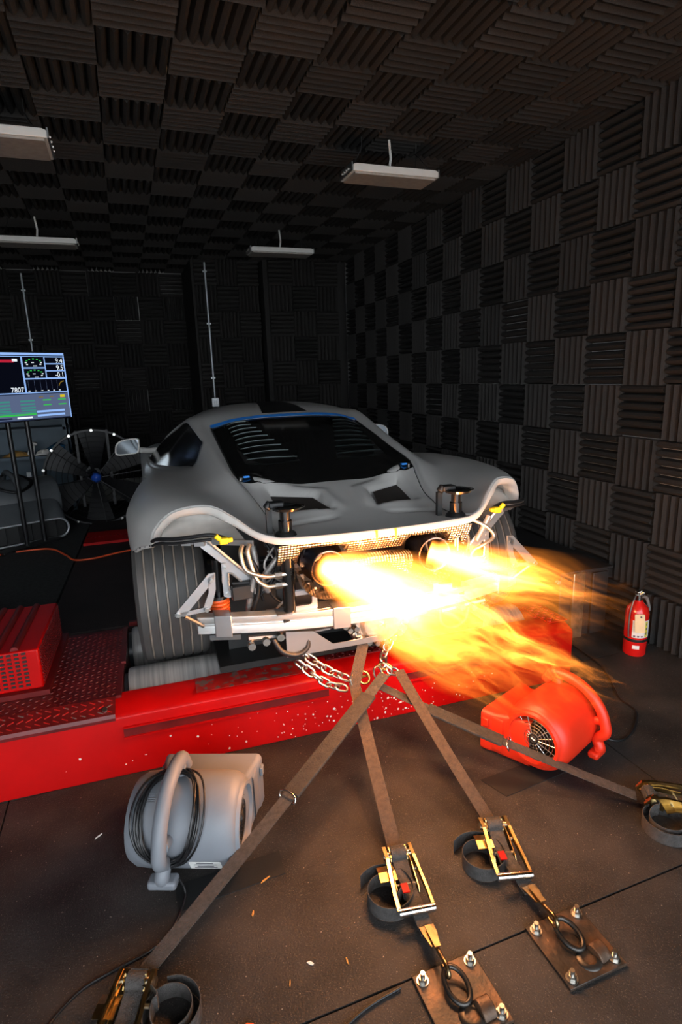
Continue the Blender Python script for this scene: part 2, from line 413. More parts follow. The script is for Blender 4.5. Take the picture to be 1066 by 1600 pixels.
# conduits on the back wall
def conduit(x, y, z0, z1, label):
    r = empty('wall_conduit', (x, y, z0)); tag(r, label, 'pipe')
    MB().cyl((0, 0, 0), (0, 0, z1-z0), .011, n=10).build('pipe', 'conduit', r, smooth=60)
    for z in (.25, .9, 1.5):
        if z < z1-z0: MB().box((0, .01, z), (.05, .012, .018)).build('clip', 'conduit', r)
    bx = MB().box((0, 0, -.05), (.09, .05, .11)).build('outlet_box', 'conduit', r, bevel=.005)
    for q in (-.025, 0, .025): MB().box((q, -.027, -.05), (.012, .006, .05)).build('socket', 'label_white', bx)
conduit(1.068, YP-.02, 1.40, 3.0, 'thin steel conduit running down the foam pillar behind the car')
conduit(-1.05, YB-.02, 1.3, 3.0, 'thin steel conduit on the back wall above the screen')

# ------------------------------------------------------------------ the chassis dynamometer
DR = -TH
dyno = empty('chassis_dynamometer', (0, 0, 0), DR); tag(dyno, 'red steel chassis dynamometer with rollers under the car', 'dynamometer')
FV = 2.335; UL, UR = -1.5, 2.0
mb = MB(); mb.prism([(FV, 0), (FV, .272), (FV+.012, .285), (FV+.085, .312), (FV+.15, .312), (FV+.15, 0)], UR-UL, (UL, 0, 0), (0, 1, 0), (0, 0, 1))
mb.build('front_beam', 'red_paint', dyno, bevel=.004)
for a, b, zc in ((-.26, .64, .205), (1.02, 1.86, .205)):      # fork channel strips on the front face
    ch = MB().bx(a, b, FV-.012, FV+.002, zc-.028, zc-.020).bx(a, b, FV-.012, FV+.002, zc+.020, zc+.026).build('channel_lip', 'red_paint', dyno)
    MB().bx(a, b, FV-.004, FV+.002, zc-.02, zc+.02).build('channel_web', 'red_dark', ch)
# worn dust patches and chips on the front
mbc = MB(); rr = random.Random(3)
for k in range(150):
    u = rr.gauss(.78, .28) if k < 115 else rr.uniform(-.6, 1.5); z = abs(rr.gauss(.06, .07)) if k < 165 else rr.uniform(.02, .26)
    if z > .265 or not (-.9 < u < 1.9): continue
    s = rr.choice((.002, .003, .003, .004, .007)); pts = [(s*rr.uniform(.5, 1.1)*cos(q), s*rr.uniform(.5, 1.1)*sin(q)) for q in (0, 1.2, 2.4, 3.6, 5)]
    mbc.prism(pts, .0008, (u, FV, z), (1, 0, 0), (0, 0, 1))
tag(mbc.build('paint_chips', 'paint_chip', dyno), kind='stuff')
MB().bx(.05, .62, FV+.02, FV+.149, .3122, .3135).build('scuffed_top', 'red_worn', dyno)
def lugs(u0, u1, v0, v1, z, step=.026):
    mb = MB(); j = 0; v = v0+step/2
    while v < v1-.005:
        u = u0+step/2+(step/2 if j % 2 else 0)*0; i = 0
        while u < u1-.005:
            a = .7 if (i+j) % 2 else -.7; c, s = cos(a), sin(a); l, wd = .011, .0032
            q = [(-l, 0), (0, -wd), (l, 0), (0, wd)]
            b = [(u+x*c-y*s, v+x*s+y*c, z) for x, y in q]; t = [(u+x*.7*c-y*.5*s, v+x*.7*s+y*.5*c, z+.003) for x, y in q]
            mb.add(b+t, [(4, 5, 6, 7)]+[(k, (k+1) % 4, 4+(k+1) % 4, 4+k) for k in range(4)])
            u += step; i += 1
        v += step; j += 1
    return mb
def tread(u0, u1, v0, v1, z, m='red_dark'):
    p = MB().bx(u0, u1, v0, v1, z-.006, z).build('tread_plate', m, dyno)
    tag(lugs(u0, u1, v0, v1, z).build('tread_lugs', m, p), kind='stuff'); return p
tp = tread(-1.45, -.285, FV+.09, 3.16, .320)
# front skirt of the tread plate, folded down over the beam
mb = MB(); mb.prism([(FV+.092, .322), (FV+.004, .290), (FV-.002, .278), (FV-.002, .268), (FV-.006, .268), (FV-.006, .281), (FV+.001, .295), (FV+.092, .327)], 1.165, (-1.45, 0, 0), (0, 1, 0), (0, 0, 1))
sk = mb.build('tread_skirt', 'red_dark', dyno)
mb = MB(); u = -1.43
while u < -.30:
    for q, (vv, zz) in enumerate(((FV+.02, .3015), (FV+.048, .312), (FV+.075, .322))):
        s = 1 if q % 2 else -1; mb.tube([(u-.011, vv-.006*s, zz-.002*s), (u+.011, vv+.006*s, zz+.0022*s)], .0028, 5)
    u += .034
tag(mb.build('skirt_lugs', 'red_worn', sk), kind='stuff')
MB().cyl((-.325, FV+.03, .303), (-.325, FV+.027, .312), .011, n=12).build('skirt_bolt', 'steel_zinc', dyno)
MB().bx(-.285, -.262, FV+.10, 3.18, .10, .325).build('side_rail', 'red_dark', dyno)
MB().bx(-.275, -.255, FV+.4, FV+.6, .322, .335).build('rail_stop', 'red_dark', dyno)
tread(.66, .98, FV+.09, 3.2, .318)
tread(1.88, 2.0, FV+.05, 2.62, .322, 'red_paint')
MB().bx(1.86, 2.0, FV+.15, 3.2, 0, .316).build('end_box', 'red_paint', dyno, bevel=.004)
MB().bx(-1.45, -.262, FV+.15, 3.2, 0, .312).build('brake_box', 'red_dark', dyno)
MB().bx(.66, .98, FV+.15, 3.2, 0, .311).build('centre_box', 'red_dark', dyno)
for a, b in ((-.24, .64), (1.0, 1.85)):
    for vv in (2.645, 3.125):
        ro = MB().lathe([(0, .02), (0, .118), (.012, .124), (b-a-.012, .124), (b-a, .118), (b-a, .02)], (a, vv, .205), (1, 0, 0), 48).build('roller', 'steel_roller', dyno, smooth=30)
        MB().lathe([(-.02, .10), (-.001, .10), (-.001, .02)], (a, vv, .205), (1, 0, 0), 24).build('roller_end', 'roller_dark', ro, smooth=30)
        MB().cyl((a-.03, vv, .205), (b+.03, vv, .205), .022).build('shaft', 'steel_zinc', ro, smooth=30)
MB().bx(-.26, .66, FV+.15, 3.3, 0, .03).bx(.98, 1.86, FV+.15, 3.3, 0, .03).build('pit_floor', 'roller_dark', dyno)
# red ventilated brake cover on the left
cov = MB().bx(-1.35, -.56, 2.56, 3.17, .322, .345).build('cover_flange', 'red_dark', dyno)
cv2 = MB(); cv2.bx(-1.33, -.585, 2.585, 3.15, .345, .53); cv2.build('brake_cover', 'red_paint', dyno, bevel=.008)
for k in range(9):
    u = -1.28+k*.075
    MB().cyl((u, 2.60, .531), (u, 3.13, .531), .016, n=10).build('cover_rib', 'red_dark', dyno, smooth=60)
mbh = MB()
for i in range(24):
    for j in range(9): mbh.box((-1.31+i*.029, 2.583, .37+j*.0185), (.017, .004, .009))
tag(mbh.build('vent_slots', 'black_trim', dyno), kind='stuff')
mbh = MB()
for i in range(26):
    for j in range(9): mbh.box((-.583, 2.61+i*.0205, .37+j*.0185), (.004, .010, .010))
tag(mbh.build('side_perforations', 'red_dark', dyno), kind='stuff')
# dark walk-over decks level with the rollers
deck = MB().bx(-.70, .82, 3.26, 6.9, 0, .300).bx(.82, 2.0, 3.26, 6.9, 0, .300).build('walk_deck', 'deck_black', dyno)
MB().bx(-.26, 2.0, 3.25, 3.275, .295, .318).build('deck_edge', 'red_dark', dyno)
rs = MB().bx(-.69, -.12, 5.12, 5.5, .30, .322).build('rear_cover_strip', 'red_paint', dyno)
mbh = MB()
for k in range(18): mbh.cyl((-.67+k*.031, 5.3, .322), (-.67+k*.031, 5.3, .326), .008, n=8)
tag(mbh.build('strip_bolts', 'red_dark', rs), kind='stuff')
car_deck = MB().bx(-2.9, -.715, 3.26, 6.9, 0, .300).build('carpet_platform', 'carpet', None, rz=DR); tag(car_deck, 'low black carpeted platform left of the dyno', 'platform')

# ------------------------------------------------------------------ the car
car = empty('sports_car', cw(0, 0, 0), DR); tag(car, 'matt grey mid-engined sports car with its rear bumper removed, strapped on the dyno', 'car')
NET = [  # stations from tail to nose, columns from the centre line to the sill
 [(0,-.834,.764),(.2,-.826,.764),(.36,-.803,.764),(.43,-.785,.768),(.50,-.745,.79),(.575,-.675,.845),(.66,-.61,.88),(.79,-.54,.855),(.87,-.47,.77),(.89,-.44,.70)],
 [(0,-.66,.772),(.2,-.655,.762),(.34,-.63,.754),(.40,-.60,.750),(.455,-.585,.758),(.555,-.55,.81),(.66,-.505,.882),(.815,-.43,.868),(.925,-.36,.78),(.945,-.33,.665)],
 [(0,-.43,.803),(.18,-.43,.790),(.325,-.41,.768),(.405,-.38,.785),(.45,-.375,.812),(.565,-.36,.826),(.70,-.33,.884),(.85,-.29,.870),(.963,-.24,.775),(.985,-.21,.625)],
 [(0,-.23,.845),(.18,-.23,.832),(.335,-.21,.812),(.440,-.2,.845),(.482,-.2,.868),(.605,-.18,.848),(.73,-.16,.885),(.87,-.13,.872),(.982,-.10,.78),(1.0,-.06,.705)],
 [(0,-.125,.868),(.2,-.12,.870),(.36,-.08,.880),(.475,-.043,.895),(.515,-.04,.912),(.63,-.02,.866),(.75,0,.884),(.88,.02,.870),(.985,.03,.78),(1.0,.05,.715)],
 [(0,.25,.968),(.2,.25,.965),(.36,.26,.958),(.482,.28,.950),(.545,.28,.960),(.655,.3,.872),(.78,.3,.873),(.89,.3,.855),(.985,.3,.76),(.995,.3,.60)],
 [(0,.55,1.052),(.2,.55,1.048),(.36,.56,1.032),(.487,.58,1.005),(.572,.58,1.003),(.645,.53,.876),(.80,.6,.848),(.90,.6,.824),(.97,.6,.70),(.955,.47,.25)],
 [(0,.82,1.115),(.2,.826,1.112),(.36,.845,1.095),(.49,.887,1.059),(.600,.9,1.055),(.725,.9,.832),(.83,.9,.808),(.92,.9,.768),(.96,.9,.60),(.935,.9,.15)],
 [(0,1.1,1.165),(.2,1.1,1.160),(.36,1.12,1.145),(.5,1.15,1.120),(.628,1.2,1.086),(.80,1.2,.803),(.87,1.2,.782),(.94,1.2,.73),(.955,1.2,.56),(.92,1.2,.14)],
 [(0,1.5,1.182),(.2,1.5,1.176),(.36,1.5,1.160),(.52,1.5,1.120),(.68,1.5,1.030),(.86,1.5,.780),(.905,1.5,.76),(.95,1.5,.70),(.957,1.5,.55),(.92,1.5,.14)],
 [(0,1.8,1.160),(.2,1.79,1.154),(.37,1.77,1.134),(.56,1.74,1.075),(.77,1.75,.935),(.885,1.75,.770),(.92,1.75,.755),(.955,1.75,.70),(.96,1.75,.55),(.92,1.75,.14)],
 [(0,2.15,1.045),(.2,2.14,1.038),(.40,2.1,1.015),(.63,2.05,.95),(.865,2.02,.80),(.905,2.05,.772),(.93,2.07,.760),(.962,2.08,.71),(.968,2.1,.55),(.93,2.1,.16)],
 [(0,2.6,.850),(.2,2.58,.846),(.42,2.52,.836),(.66,2.42,.82),(.80,2.4,.800),(.85,2.4,.797),(.90,2.4,.795),(.95,2.4,.745),(.975,2.35,.6),(.97,2.26,.45)],
 [(0,2.85,.755),(.2,2.85,.752),(.4,2.8,.748),(.6,2.75,.756),(.70,2.72,.778),(.78,2.72,.80),(.86,2.72,.79),(.94,2.7,.755),(.98,2.7,.73),(.98,2.68,.70)],
 [(0,3.2,.62),(.2,3.2,.62),(.4,3.18,.62),(.58,3.12,.64),(.68,3.1,.67),(.76,3.1,.69),(.84,3.1,.67),(.91,3.05,.60),(.94,3.02,.50),(.94,3.0,.45)],
 [(0,3.52,.47),(.2,3.52,.47),(.4,3.48,.47),(.58,3.40,.49),(.66,3.36,.50),(.72,3.34,.50),(.80,3.3,.47),(.86,3.24,.40),(.89,3.2,.30),(.89,3.16,.2)],
 [(0,3.66,.30),(.2,3.66,.30),(.4,3.6,.30),(.58,3.5,.30),(.66,3.46,.30),(.72,3.43,.29),(.78,3.38,.27),(.84,3.3,.24),(.87,3.24,.2),(.87,3.2,.14)],
]
NS, NC = len(NET), len(NET[0]); SUB = 6
def cr1(a, b, c, d, t): return .5*((2*b)+(c-a)*t+(2*a-5*b+4*c-d)*t*t+(3*b-a-3*c+d)*t**3)
NV = [[V(p) for p in r] for r in NET]
def net(i, j):            # clamped, mirrored across the centre line for smoothness
    i = min(max(i, 0), NS-1)
    if j < 0: p = NV[i][-j]; return V((-p.x, p.y, p.z))
    return NV[i][min(j, NC-1)]
def sm(a, b, x): t = min(1, max(0, (x-a)/(b-a))); return t*t*(3-2*t)
INT = [(.128,-.315),(.335,-.175),(.325,-.415),(.105,-.50)]     # intake opening corners
def inpoly_d(x, y):       # signed distance-ish: positive inside the intake outline
    d = 1e9
    for k in range(4):
        ax, ay = INT[k]; bx_, by = INT[(k+1) % 4]
        nx, ny = by-ay, -(bx_-ax); l = sqrt(nx*nx+ny*ny); d = min(d, ((x-ax)*nx+(y-ay)*ny)/l)
    return d
def deckmod(p):
    x, y = abs(p.x), p.y; dz = 0
    if y < -.02 and x < .45:
        d = inpoly_d(x, y)
        dz -= .022*sm(-.004, .006, d)
        # scoop lip behind each intake and raised frame in front of it
        dz += .008*exp(-((y+.50-.22*(x-.1)*.5)/.045)**2)*sm(.07, .13, x)*sm(.43, .35, x)*(1-sm(-.01, .01, d))
        dz -= .014*exp(-((y+.60-.10*x)/.016)**2)*sm(.09, .16, x)*sm(.40, .34, x)
        dz += .016*exp(-((d+.035)/.03)**2)*sm(-.55, -.42, y)
    return dz
def surf(s, c):
    i, j = min(int(s), NS-2), min(int(c), NC-2); u, t = s-i, c-j
    q = [cr1(net(i+k, j-1), net(i+k, j), net(i+k, j+1), net(i+k, j+2), t) for k in (-1, 0, 1, 2)]
    p = cr1(q[0], q[1], q[2], q[3], u)
    return V((p.x, p.y, p.z+deckmod(p)))
def region(si, ci):
    if 4 <= si < 7 and ci < 3: return 'rear_window'
    if 10 <= si < 12 and ci < 4: return 'windshield'
    if 6 <= si < 11 and ci == 4: return 'side_window'
    return 'body_shell'
def car_patch(pred, sub, off=0, both=True, sides=(1, -1)):
    mb = MB(); ids = {}
    def vid(a, b, sg):
        key = (a, b, sg if b else 1)
        if key not in ids:
            p = surf(a/sub, b/sub)
            if off:
                e = .02; pu = surf(min(a/sub+e, NS-1.001), b/sub)-surf(max(a/sub-e, 0), b/sub); pv = surf(a/sub, min(b/sub+e, NC-1.001))-surf(a/sub, max(b/sub-e, 0))
                nn = pv.cross(pu); nn = nn.normalized() if nn.length > 1e-9 else V((0, 0, 1))
                if nn.z < 0 and abs(nn.z) > .02: nn = -nn
                p = p+nn*off
            ids[key] = len(mb.v); mb.v.append((p.x*sg, p.y, p.z))
        return ids[key]
    for a in range((NS-1)*sub):
        for b in range((NC-1)*sub):
            if not pred(a/sub, b/sub, a//sub, b//sub): continue
            for sg in sides:
                f = (vid(a, b, sg), vid(a, b+1, sg), vid(a+1, b+1, sg), vid(a+1, b, sg))
                mb.f.append(f if sg > 0 else f[::-1])
    return mb
shell = car_patch(lambda s, c, i, j: region(i, j) == 'body_shell' and not (i < 4 and j < 3), SUB)
shell_o = shell.build('body_shell', 'body_grey', car, smooth=55)
sd = shell_o.modifiers.new('thick', 'SOLIDIFY'); sd.thickness = .005; sd.offset = 0
deckp = car_patch(lambda s, c, i, j: i < 4 and j < 3, 14)
dk = deckp.build('engine_deck', 'body_grey', car, smooth=70)
car_patch(lambda s, c, i, j: region(i, j) == 'rear_window', SUB, off=.002).build('rear_window', 'glass_dark', car, smooth=60)
car_patch(lambda s, c, i, j: region(i, j) == 'windshield', SUB).build('windshield', 'glass_dark', car, smooth=60)
for sg in (-1, 1): car_patch(lambda s, c, i, j: region(i, j) == 'side_window', SUB, off=-.004, sides=(sg,)).build('side_window', 'glass_dark', car, smooth=60)
# panel gap lines along the buttress inner edge, door line and roof joint
def surf_line(pts, r, name, m, sides=(1, -1), off=.001):
    for sg in sides:
        P = [surf(s, c)+V((0, 0, off)) for s, c in pts]
        MB().tube([(p.x*sg, p.y, p.z) for p in P], r, 5).build(name, m, car, smooth=60)
surf_line([(.4+k*.15, 3.0) for k in range(25)], .0022, 'panel_gap', 'black_trim')
surf_line([(4+k*.15, 3.0) for k in range(21)], .006, 'window_seal', 'black_trim')
surf_line([(7.0, 3.05+k*.1) for k in range(8)], .0016, 'panel_gap', 'lip_lit')
surf_line([(8.9, 1.9+k*.25) for k in range(9)]+[(8.9, 4.0)], .0014, 'panel_gap', 'lip_lit', off=.0005)
# blue masking tape along the top edge of the rear window
rows = []
for k in range(-36, 37):
    c = abs(k)/36*3.02; sg = 1 if k >= 0 else -1
    a = surf(6.95, c); b = surf(7.17, c); rows.append([(a.x*sg, a.y, a.z+.008), (b.x*sg, b.y, b.z+.008)])
MB().grid(rows).build('masking_tape', 'tape_blue', car, smooth=60)
# dark roof scoop panel
rows = []
for i in range(9):
    s = 7.35+i*.22; wd = 1.0-.05*i; r = []
    for k in range(-6, 7):
        p = surf(s, abs(k)/6*wd*.75); sg = 1 if k >= 0 else -1; r.append((p.x*sg, p.y, p.z+.006))
    rows.append(r)
MB().grid(rows).build('roof_panel', 'black_trim', car, smooth=60)
# window louvres: two banks of blades
for sg in (-1, 1):
    for k in range(9):
        t = k/8; s = 6.75-t*2.05; c0, c1 = 2.30-t*.15, 1.50-t*.95
        A = [surf(s, c0+(c1-c0)*q/6) for q in range(7)]; 
        up = V((0, -.010, .016))
        rows = [[V((p.x*sg, p.y+.018, p.z+.004)) for p in A], [V((p.x*sg, p.y, p.z+.003)) +up*(.6+.4*sin(pi*q/6)) for q, p in enumerate(A)]]
        lv = MB().grid(rows).build('louver', 'louver_black', car, smooth=50)
        MB().tube([tuple(p) for p in rows[1]], .0022, 5).build('louver_edge', 'louver_edge', lv)
    A = [V((surf(s, c).x*sg, surf(s, c).y, surf(s, c).z+.0035)) for s, c in ((6.85, 2.42), (4.6, 2.25), (4.6, .5), (6.85, 1.4))]
    MB().add(A, [(0, 1, 2, 3)]).build('louver_panel', 'louver_black', car)
# black trim strip and gap at the foot of the rear window
rows = []
for k in range(-30, 31):
    c = abs(k)/30*3; sg = 1 if k >= 0 else -1; a = surf(3.52+.12*(c/3), c); b = surf(4.03, c)
    rows.append([(a.x*sg, a.y, a.z+.003), (b.x*sg, b.y, b.z+.005)])
MB().grid(rows).build('window_trim', 'black_gloss', car, smooth=60)
for sg in (-1, 1):
    p = surf(3.88, 2.75); MB().cyl((p.x*sg, p.y, p.z), (p.x*sg, p.y-.004, p.z+.012), .010, n=12).build('trim_screw', 'steel_zinc', car)
    MB().box((p.x*sg*.94, p.y, p.z+.01), (.03, .02, .008)).build('tape_tab', 'tape_blue', car)
# intake grilles sunk into the deck openings
for sg in (-1, 1):
    pts = [(.152, -.318, .812), (.333, -.188, .810), (.320, -.405, .770), (.112, -.492, .788)]
    rows = []
    for i in range(7):
        a, b = i/6, 0; r = []
        for k in range(7):
            q = k/6; x = (pts[0][0]*(1-q)+pts[1][0]*q)*(1-a)+(pts[3][0]*(1-q)+pts[2][0]*q)*a; y = (pts[0][1]*(1-q)+pts[1][1]*q)*(1-a)+(pts[3][1]*(1-q)+pts[2][1]*q)*a
            z = (pts[0][2]*(1-q)+pts[1][2]*q)*(1-a)+(pts[3][2]*(1-q)+pts[2][2]*q)*a-.003; r.append((x*sg, y, z))
        rows.append(r)
    MB().grid(rows).build('intake_grille', 'mesh_black', car)
# tail edge: broad rolled lip along the whole back, flame light painted into its pale colour
def tail(c): return surf(0, c)
lipc = [k*9/72 for k in range(73)]
rows = []
path = [tail(c) for c in lipc]
for sg in (-1, 1):
    rows = []
    for k, c in enumerate(lipc):
        p = path[k]; fl = sm(3.6, 5.2, c)
        down = V((0, 0, -1)); inw = V((-.25 if c > 5 else 0, .6, 0)) if c > 4.2 else V((0, 1, 0))
        h = .026*(1-fl*.1); d = []
        if c < 4.0:
            for o in ((0, .002), (-.006, -.003), (-.008, -.018), (-.004, -h), (.006, -h-.003), (.05, -h+.002)): d.append(p+V((0, o[0], o[1])))
        else:
            # under the lamp arch the lip rolls inwards as a thick flange
            nrm = V((p.x-.70, 0, p.z-.74)); nrm = nrm.normalized() if nrm.length > .01 else V((0, 0, 1)); iw = -nrm
            b = min(1, (c-4)/1.0)
            for o, q in (((0, .002), (0, 0)), ((-.006, -.003), (-.008, .004)), ((-.008, -.018), (-.006, .020)), ((-.004, -h), (.004, .034)), ((.006, -h-.003), (.025, .040)), ((.05, -h+.002), (.06, .040))):
                A = p+V((0, o[0], o[1])); B = p+V((0, q[0], 0))+iw*q[1]; d.append(A*(1-b)+B*b)
        rows.append([V((q.x*sg, q.y, q.z)) for q in d])
    MB().grid(rows).build('tail_lip', 'lip_lit', car, smooth=50)
    # tail lamp pocket behind the arch: concave liner closed by a ledge
    rows = []
    for k in range(25):
        c = 4.3+k*4.6/24; p = tail(c); t = k/24
        base = V((.53+.33*t, -.66+.20*t, .738-.012*t))
        inn = V((.56+.28*t, -.46+.10*t, .775)) 
        top = p+V((0, .055, -.028))
        q = crom([top, (top+inn)/2+V((0, .05, .018)), inn, base+V((0, .03, 0)), base], 4)
        rows.append([V((a.x*sg, a.y, a.z)) for a in q])
    MB().grid(rows).build('lamp_pocket', 'body_inner', car, smooth=60)
    led = [V(((.50+.37*t)*sg, -.70+.22*t, .732-.006*t)) for t in [k/10 for k in range(11)]]
    MB().ribbon(led, .022, .006, wdir=(0, 0, 1)).build('ledge_strip', 'alu_plate', car)
    # wiring in the pocket with its yellow plug
    wp = [(.60*sg, -.665, .752), (.66*sg, -.655, .772), (.74*sg, -.62, .762), (.80*sg, -.58, .752), (.86*sg, -.53, .745), (.885*sg, -.48, .725)]
    MB().tube(crom(wp, 5), .008, 7).build('loom', 'wire_black', car, smooth=60)
    MB().tube(crom([(a, b-.01, c-.016) for a, b, c in wp[1:]], 5), .006, 7).build('loom', 'wire_black', car, smooth=60)
    pl = MB().box((.615*sg, -.68, .750), (.034, .03, .026)).box((.59*sg, -.682, .752), (.022, .02, .018)).build('plug', 'yellow_plug', car, bevel=.004)
    MB().cyl((.63*sg, -.69, .76), (.645*sg, -.69, .775), .010, n=8).build('plug_lever', 'yellow_plug', pl)
    for k in range(4):
        MB().box(((.70+.05*k)*sg, -.60+.03*k, .728), (.04, .03, .018), rz=.4*sg).build('lamp_bracket', 'alu_plate', car)
    # ragged wheel-arch edge running from the pocket to the tyre
    ra = [tail(9), surf(.5, 9), surf(1, 9), surf(1.5, 9), surf(2, 9)]
    MB().ribbon([(p.x*sg*.992, p.y, p.z-.001) for p in ra], .020, .007, wdir=(0, .3, .95)).build('arch_edge', 'lip_lit', car)
    for k in range(5):
        p = surf(.2+.38*k, 9); MB().box((p.x*sg*.985, p.y+.012, p.z-.002), (.022, .03, .012), rz=.5*sg).build('arch_clip', 'alu_plate' if k % 2 else 'black_trim', car)
# yellow cable ties over the lip
for x in (-.034, .048):
    MB().tube([(x, -.845, .768), (x, -.848, .745), (x, -.846, .722)], .0045, 6).build('cable_tie', 'yellow_plug', car)
# door mirror
for sg in (-1, 1):
    c = V((1.055*sg, 1.92, .868)); ex = V((cos(.16*sg), sin(.16*sg)*-1, 0)); ez = V((0, -.10, 1)).normalized()
    out = [(-.095*sg, -.035), (-.085*sg, .02), (-.05*sg, .052), (.02*sg, .066), (.085*sg, .062), (.092*sg, .03), (.085*sg, -.03), (.06*sg, -.055), (-.05*sg, -.060), (-.085*sg, -.055)]
    out = [(-a, b) for a, b in out]
    O = [(p.x, p.y) for p in crom([(a, b, 0) for a, b in out], 4, True)]
    yb = ex.cross(ez)
    hs = MB(); rows = []
    for k, (sc, d) in enumerate(((1, 0), (1.02, .03), (.9, .08), (.55, .115), (.05, .12))):
        rows.append([c+ex*a*sc+ez*b*sc+V((0, d, 0)) for a, b in O+[O[0]]])
    mo = MB().grid(rows).build('mirror', 'body_grey', car, smooth=60)
    MB().ring(O, [(a*.90, b*.87) for a, b in O], -.010, c+V((0, -.001, 0)), ex, ez).build('mirror_rim', 'lip_lit', mo)
    MB().prism([(a*.91, b*.88) for a, b in O], .002, c+V((0, .004, 0)), ex, ez).build('mirror_glass', 'mirror_glass', mo)
    MB().tube(crom([(.97*sg, 1.95, .84), (.90*sg, 1.97, .826), (.83*sg, 1.98, .83)], 5), [.022]*11, 8).build('mirror_arm', 'body_grey', mo, smooth=60)
    # door handle recess line
    MB().tube(crom([(p.x*sg+.003*sg, p.y, p.z) for p in (surf(6.7, 6.3), surf(7.1, 6.45), surf(7.6, 6.45), surf(7.7, 6.75), surf(7.1, 6.9))], 5, True), .0025, 5).build('filler_flap', 'lip_lit', car)
# wheels
def wheel(x, y, r, wd, sg):
    t = MB(); n = 72; prof = [(-wd/2+.01, r-.115), (-wd/2, r-.07), (-wd/2+.006, r-.02), (-wd/2+.022, r-.004)]
    gs = [-.105, -.062, -.018, .026, .070, .112]
    for g in gs: 
        s_ = wd/.32
        prof += [(g*s_-.0055, r), (g*s_-.004, r-.008), (g*s_+.004, r-.008), (g*s_+.0055, r)]
    prof += [(wd/2-.022, r-.004), (wd/2-.006, r-.02), (wd/2, r-.07), (wd/2-.01, r-.115)]
    t.lathe(prof, (x, y, r), (1, 0, 0), n); o = t.build('tire', 'tire', car, smooth=35)
    for g in gs: MB().lathe([(g*wd/.32-.0038, r-.0079), (g*wd/.32-.0038, r-.0068), (g*wd/.32+.0038, r-.0068), (g*wd/.32+.0038, r-.0079)], (x, y, r), (1, 0, 0), n).build('tread_groove', 'tire_groove', o, smooth=40)
    ri = MB().lathe([(-wd/2+.012, r-.112), (-wd/2+.02, r-.13), (wd/2-.02, r-.13), (wd/2-.012, r-.112)], (x, y, r), (1, 0, 0), 40)
    rm = ri.build('rim', 'rim', o, smooth=40)
    for k in range(10):
        a = 2*pi*k/10; MB().tube([(x+sg*.09, y, r), (x+sg*(wd/2-.03), y+(r-.14)*cos(a), r+(r-.14)*sin(a))], .018, 6).build('spoke', 'rim', o)
    MB().cyl((x-.1*sg, y, r), (x+.10*sg, y, r), .06).build('hub', 'alu_dark', o, smooth=40)
    MB().cyl((x-.03*sg, y, r), (x-.0*sg, y, r), .19, n=40).build('brake_disc', 'steel_zinc', o, smooth=40)
for sg in (-1, 1):
    wheel(.832*sg, 0, .35, .325, sg); wheel(.83*sg, 2.68, .33, .245, sg)
# wing pylons: polished black posts with a clamped disc on top
for sg in (-1, 1):
    x, y = .376*sg, -.735
    po = MB().cyl((x, y, .40), (x, y, .82), .027, n=24).cyl((x, y, .82), (x, y, .862), .021, n=24).build('wing_post', 'black_gloss', car, smooth=40)
    MB().lathe([(0, 0), (0, .030), (.004, .055), (.014, .060), (.020, .050), (.020, 0)], (x+.008, y, .860), (0, 0, 1), 28).build('post_disc', 'black_gloss', po, smooth=40)
    MB().box((x-.030, y+.02, .882), (.06, .045, .024)).cyl((x-.07, y+.02, .868), (x-.05, y+.02, .892), .016, n=10).build('post_clamp', 'black_trim', po, bevel=.005)
    MB().tube([(x+.02+.06*cos(a), y+.035*sin(a), .872) for a in [2*pi*k/16 for k in range(16)]], .004, 6, closed=True).build('post_loop', 'chrome', po)
    MB().lathe([(0, .045), (.012, .04), (.02, .028)], (x, y, .758), (0, 0, 1), 24).build('post_collar', 'black_trim', po, smooth=40)
    MB().box((x-.055, y+.05, .80), (.022, .02, .12)).build('post_stay', 'black_trim', po)
    MB().box((x, y, .41), (.07, .055, .03)).build('post_foot', 'black_trim', po, bevel=.004)
# heat shield over the exhausts: dimpled foil between and around the outlets
zt = .722
HX = [-.42, -.36, -.31, -.23, -.15, -.10, 0, .10, .15, .23, .31, .36, .42]
rows = []
for k in range(-21, 22):
    x = k*.02; d = min(abs(abs(x)-.231)/.10, 1); cut = sqrt(max(0, 1-(abs(abs(x)-.231)/.095)**2)) if abs(abs(x)-.231) < .095 else 0
    zb = .655+.075*cut-(.02 if abs(x) > .33 else 0); ym = -.79
    rows.append([(x, -.80, zt+.012), (x, ym, zt-.01), (x, ym+.02, (zt+zb)/2), (x, ym+.05, zb+.004), (x, ym+.055, zb)])
MB().grid(rows).build('heat_shield', 'shield_foil', car, smooth=40)
rows = []
for k in range(-12, 13):
    x = k*.0125; a = abs(x)/.15; zb = .648-.012*a
    rows.append([(x, -.735, zb), (x, -.775, zb-.010), (x, -.785, zb-.035-.0*a), (x, -.76, zb-.062-.04*a*a), (x, -.70, zb-.075-.04*a*a)])
MB().grid(rows).build('lower_shield', 'shield_foil', car, smooth=40)
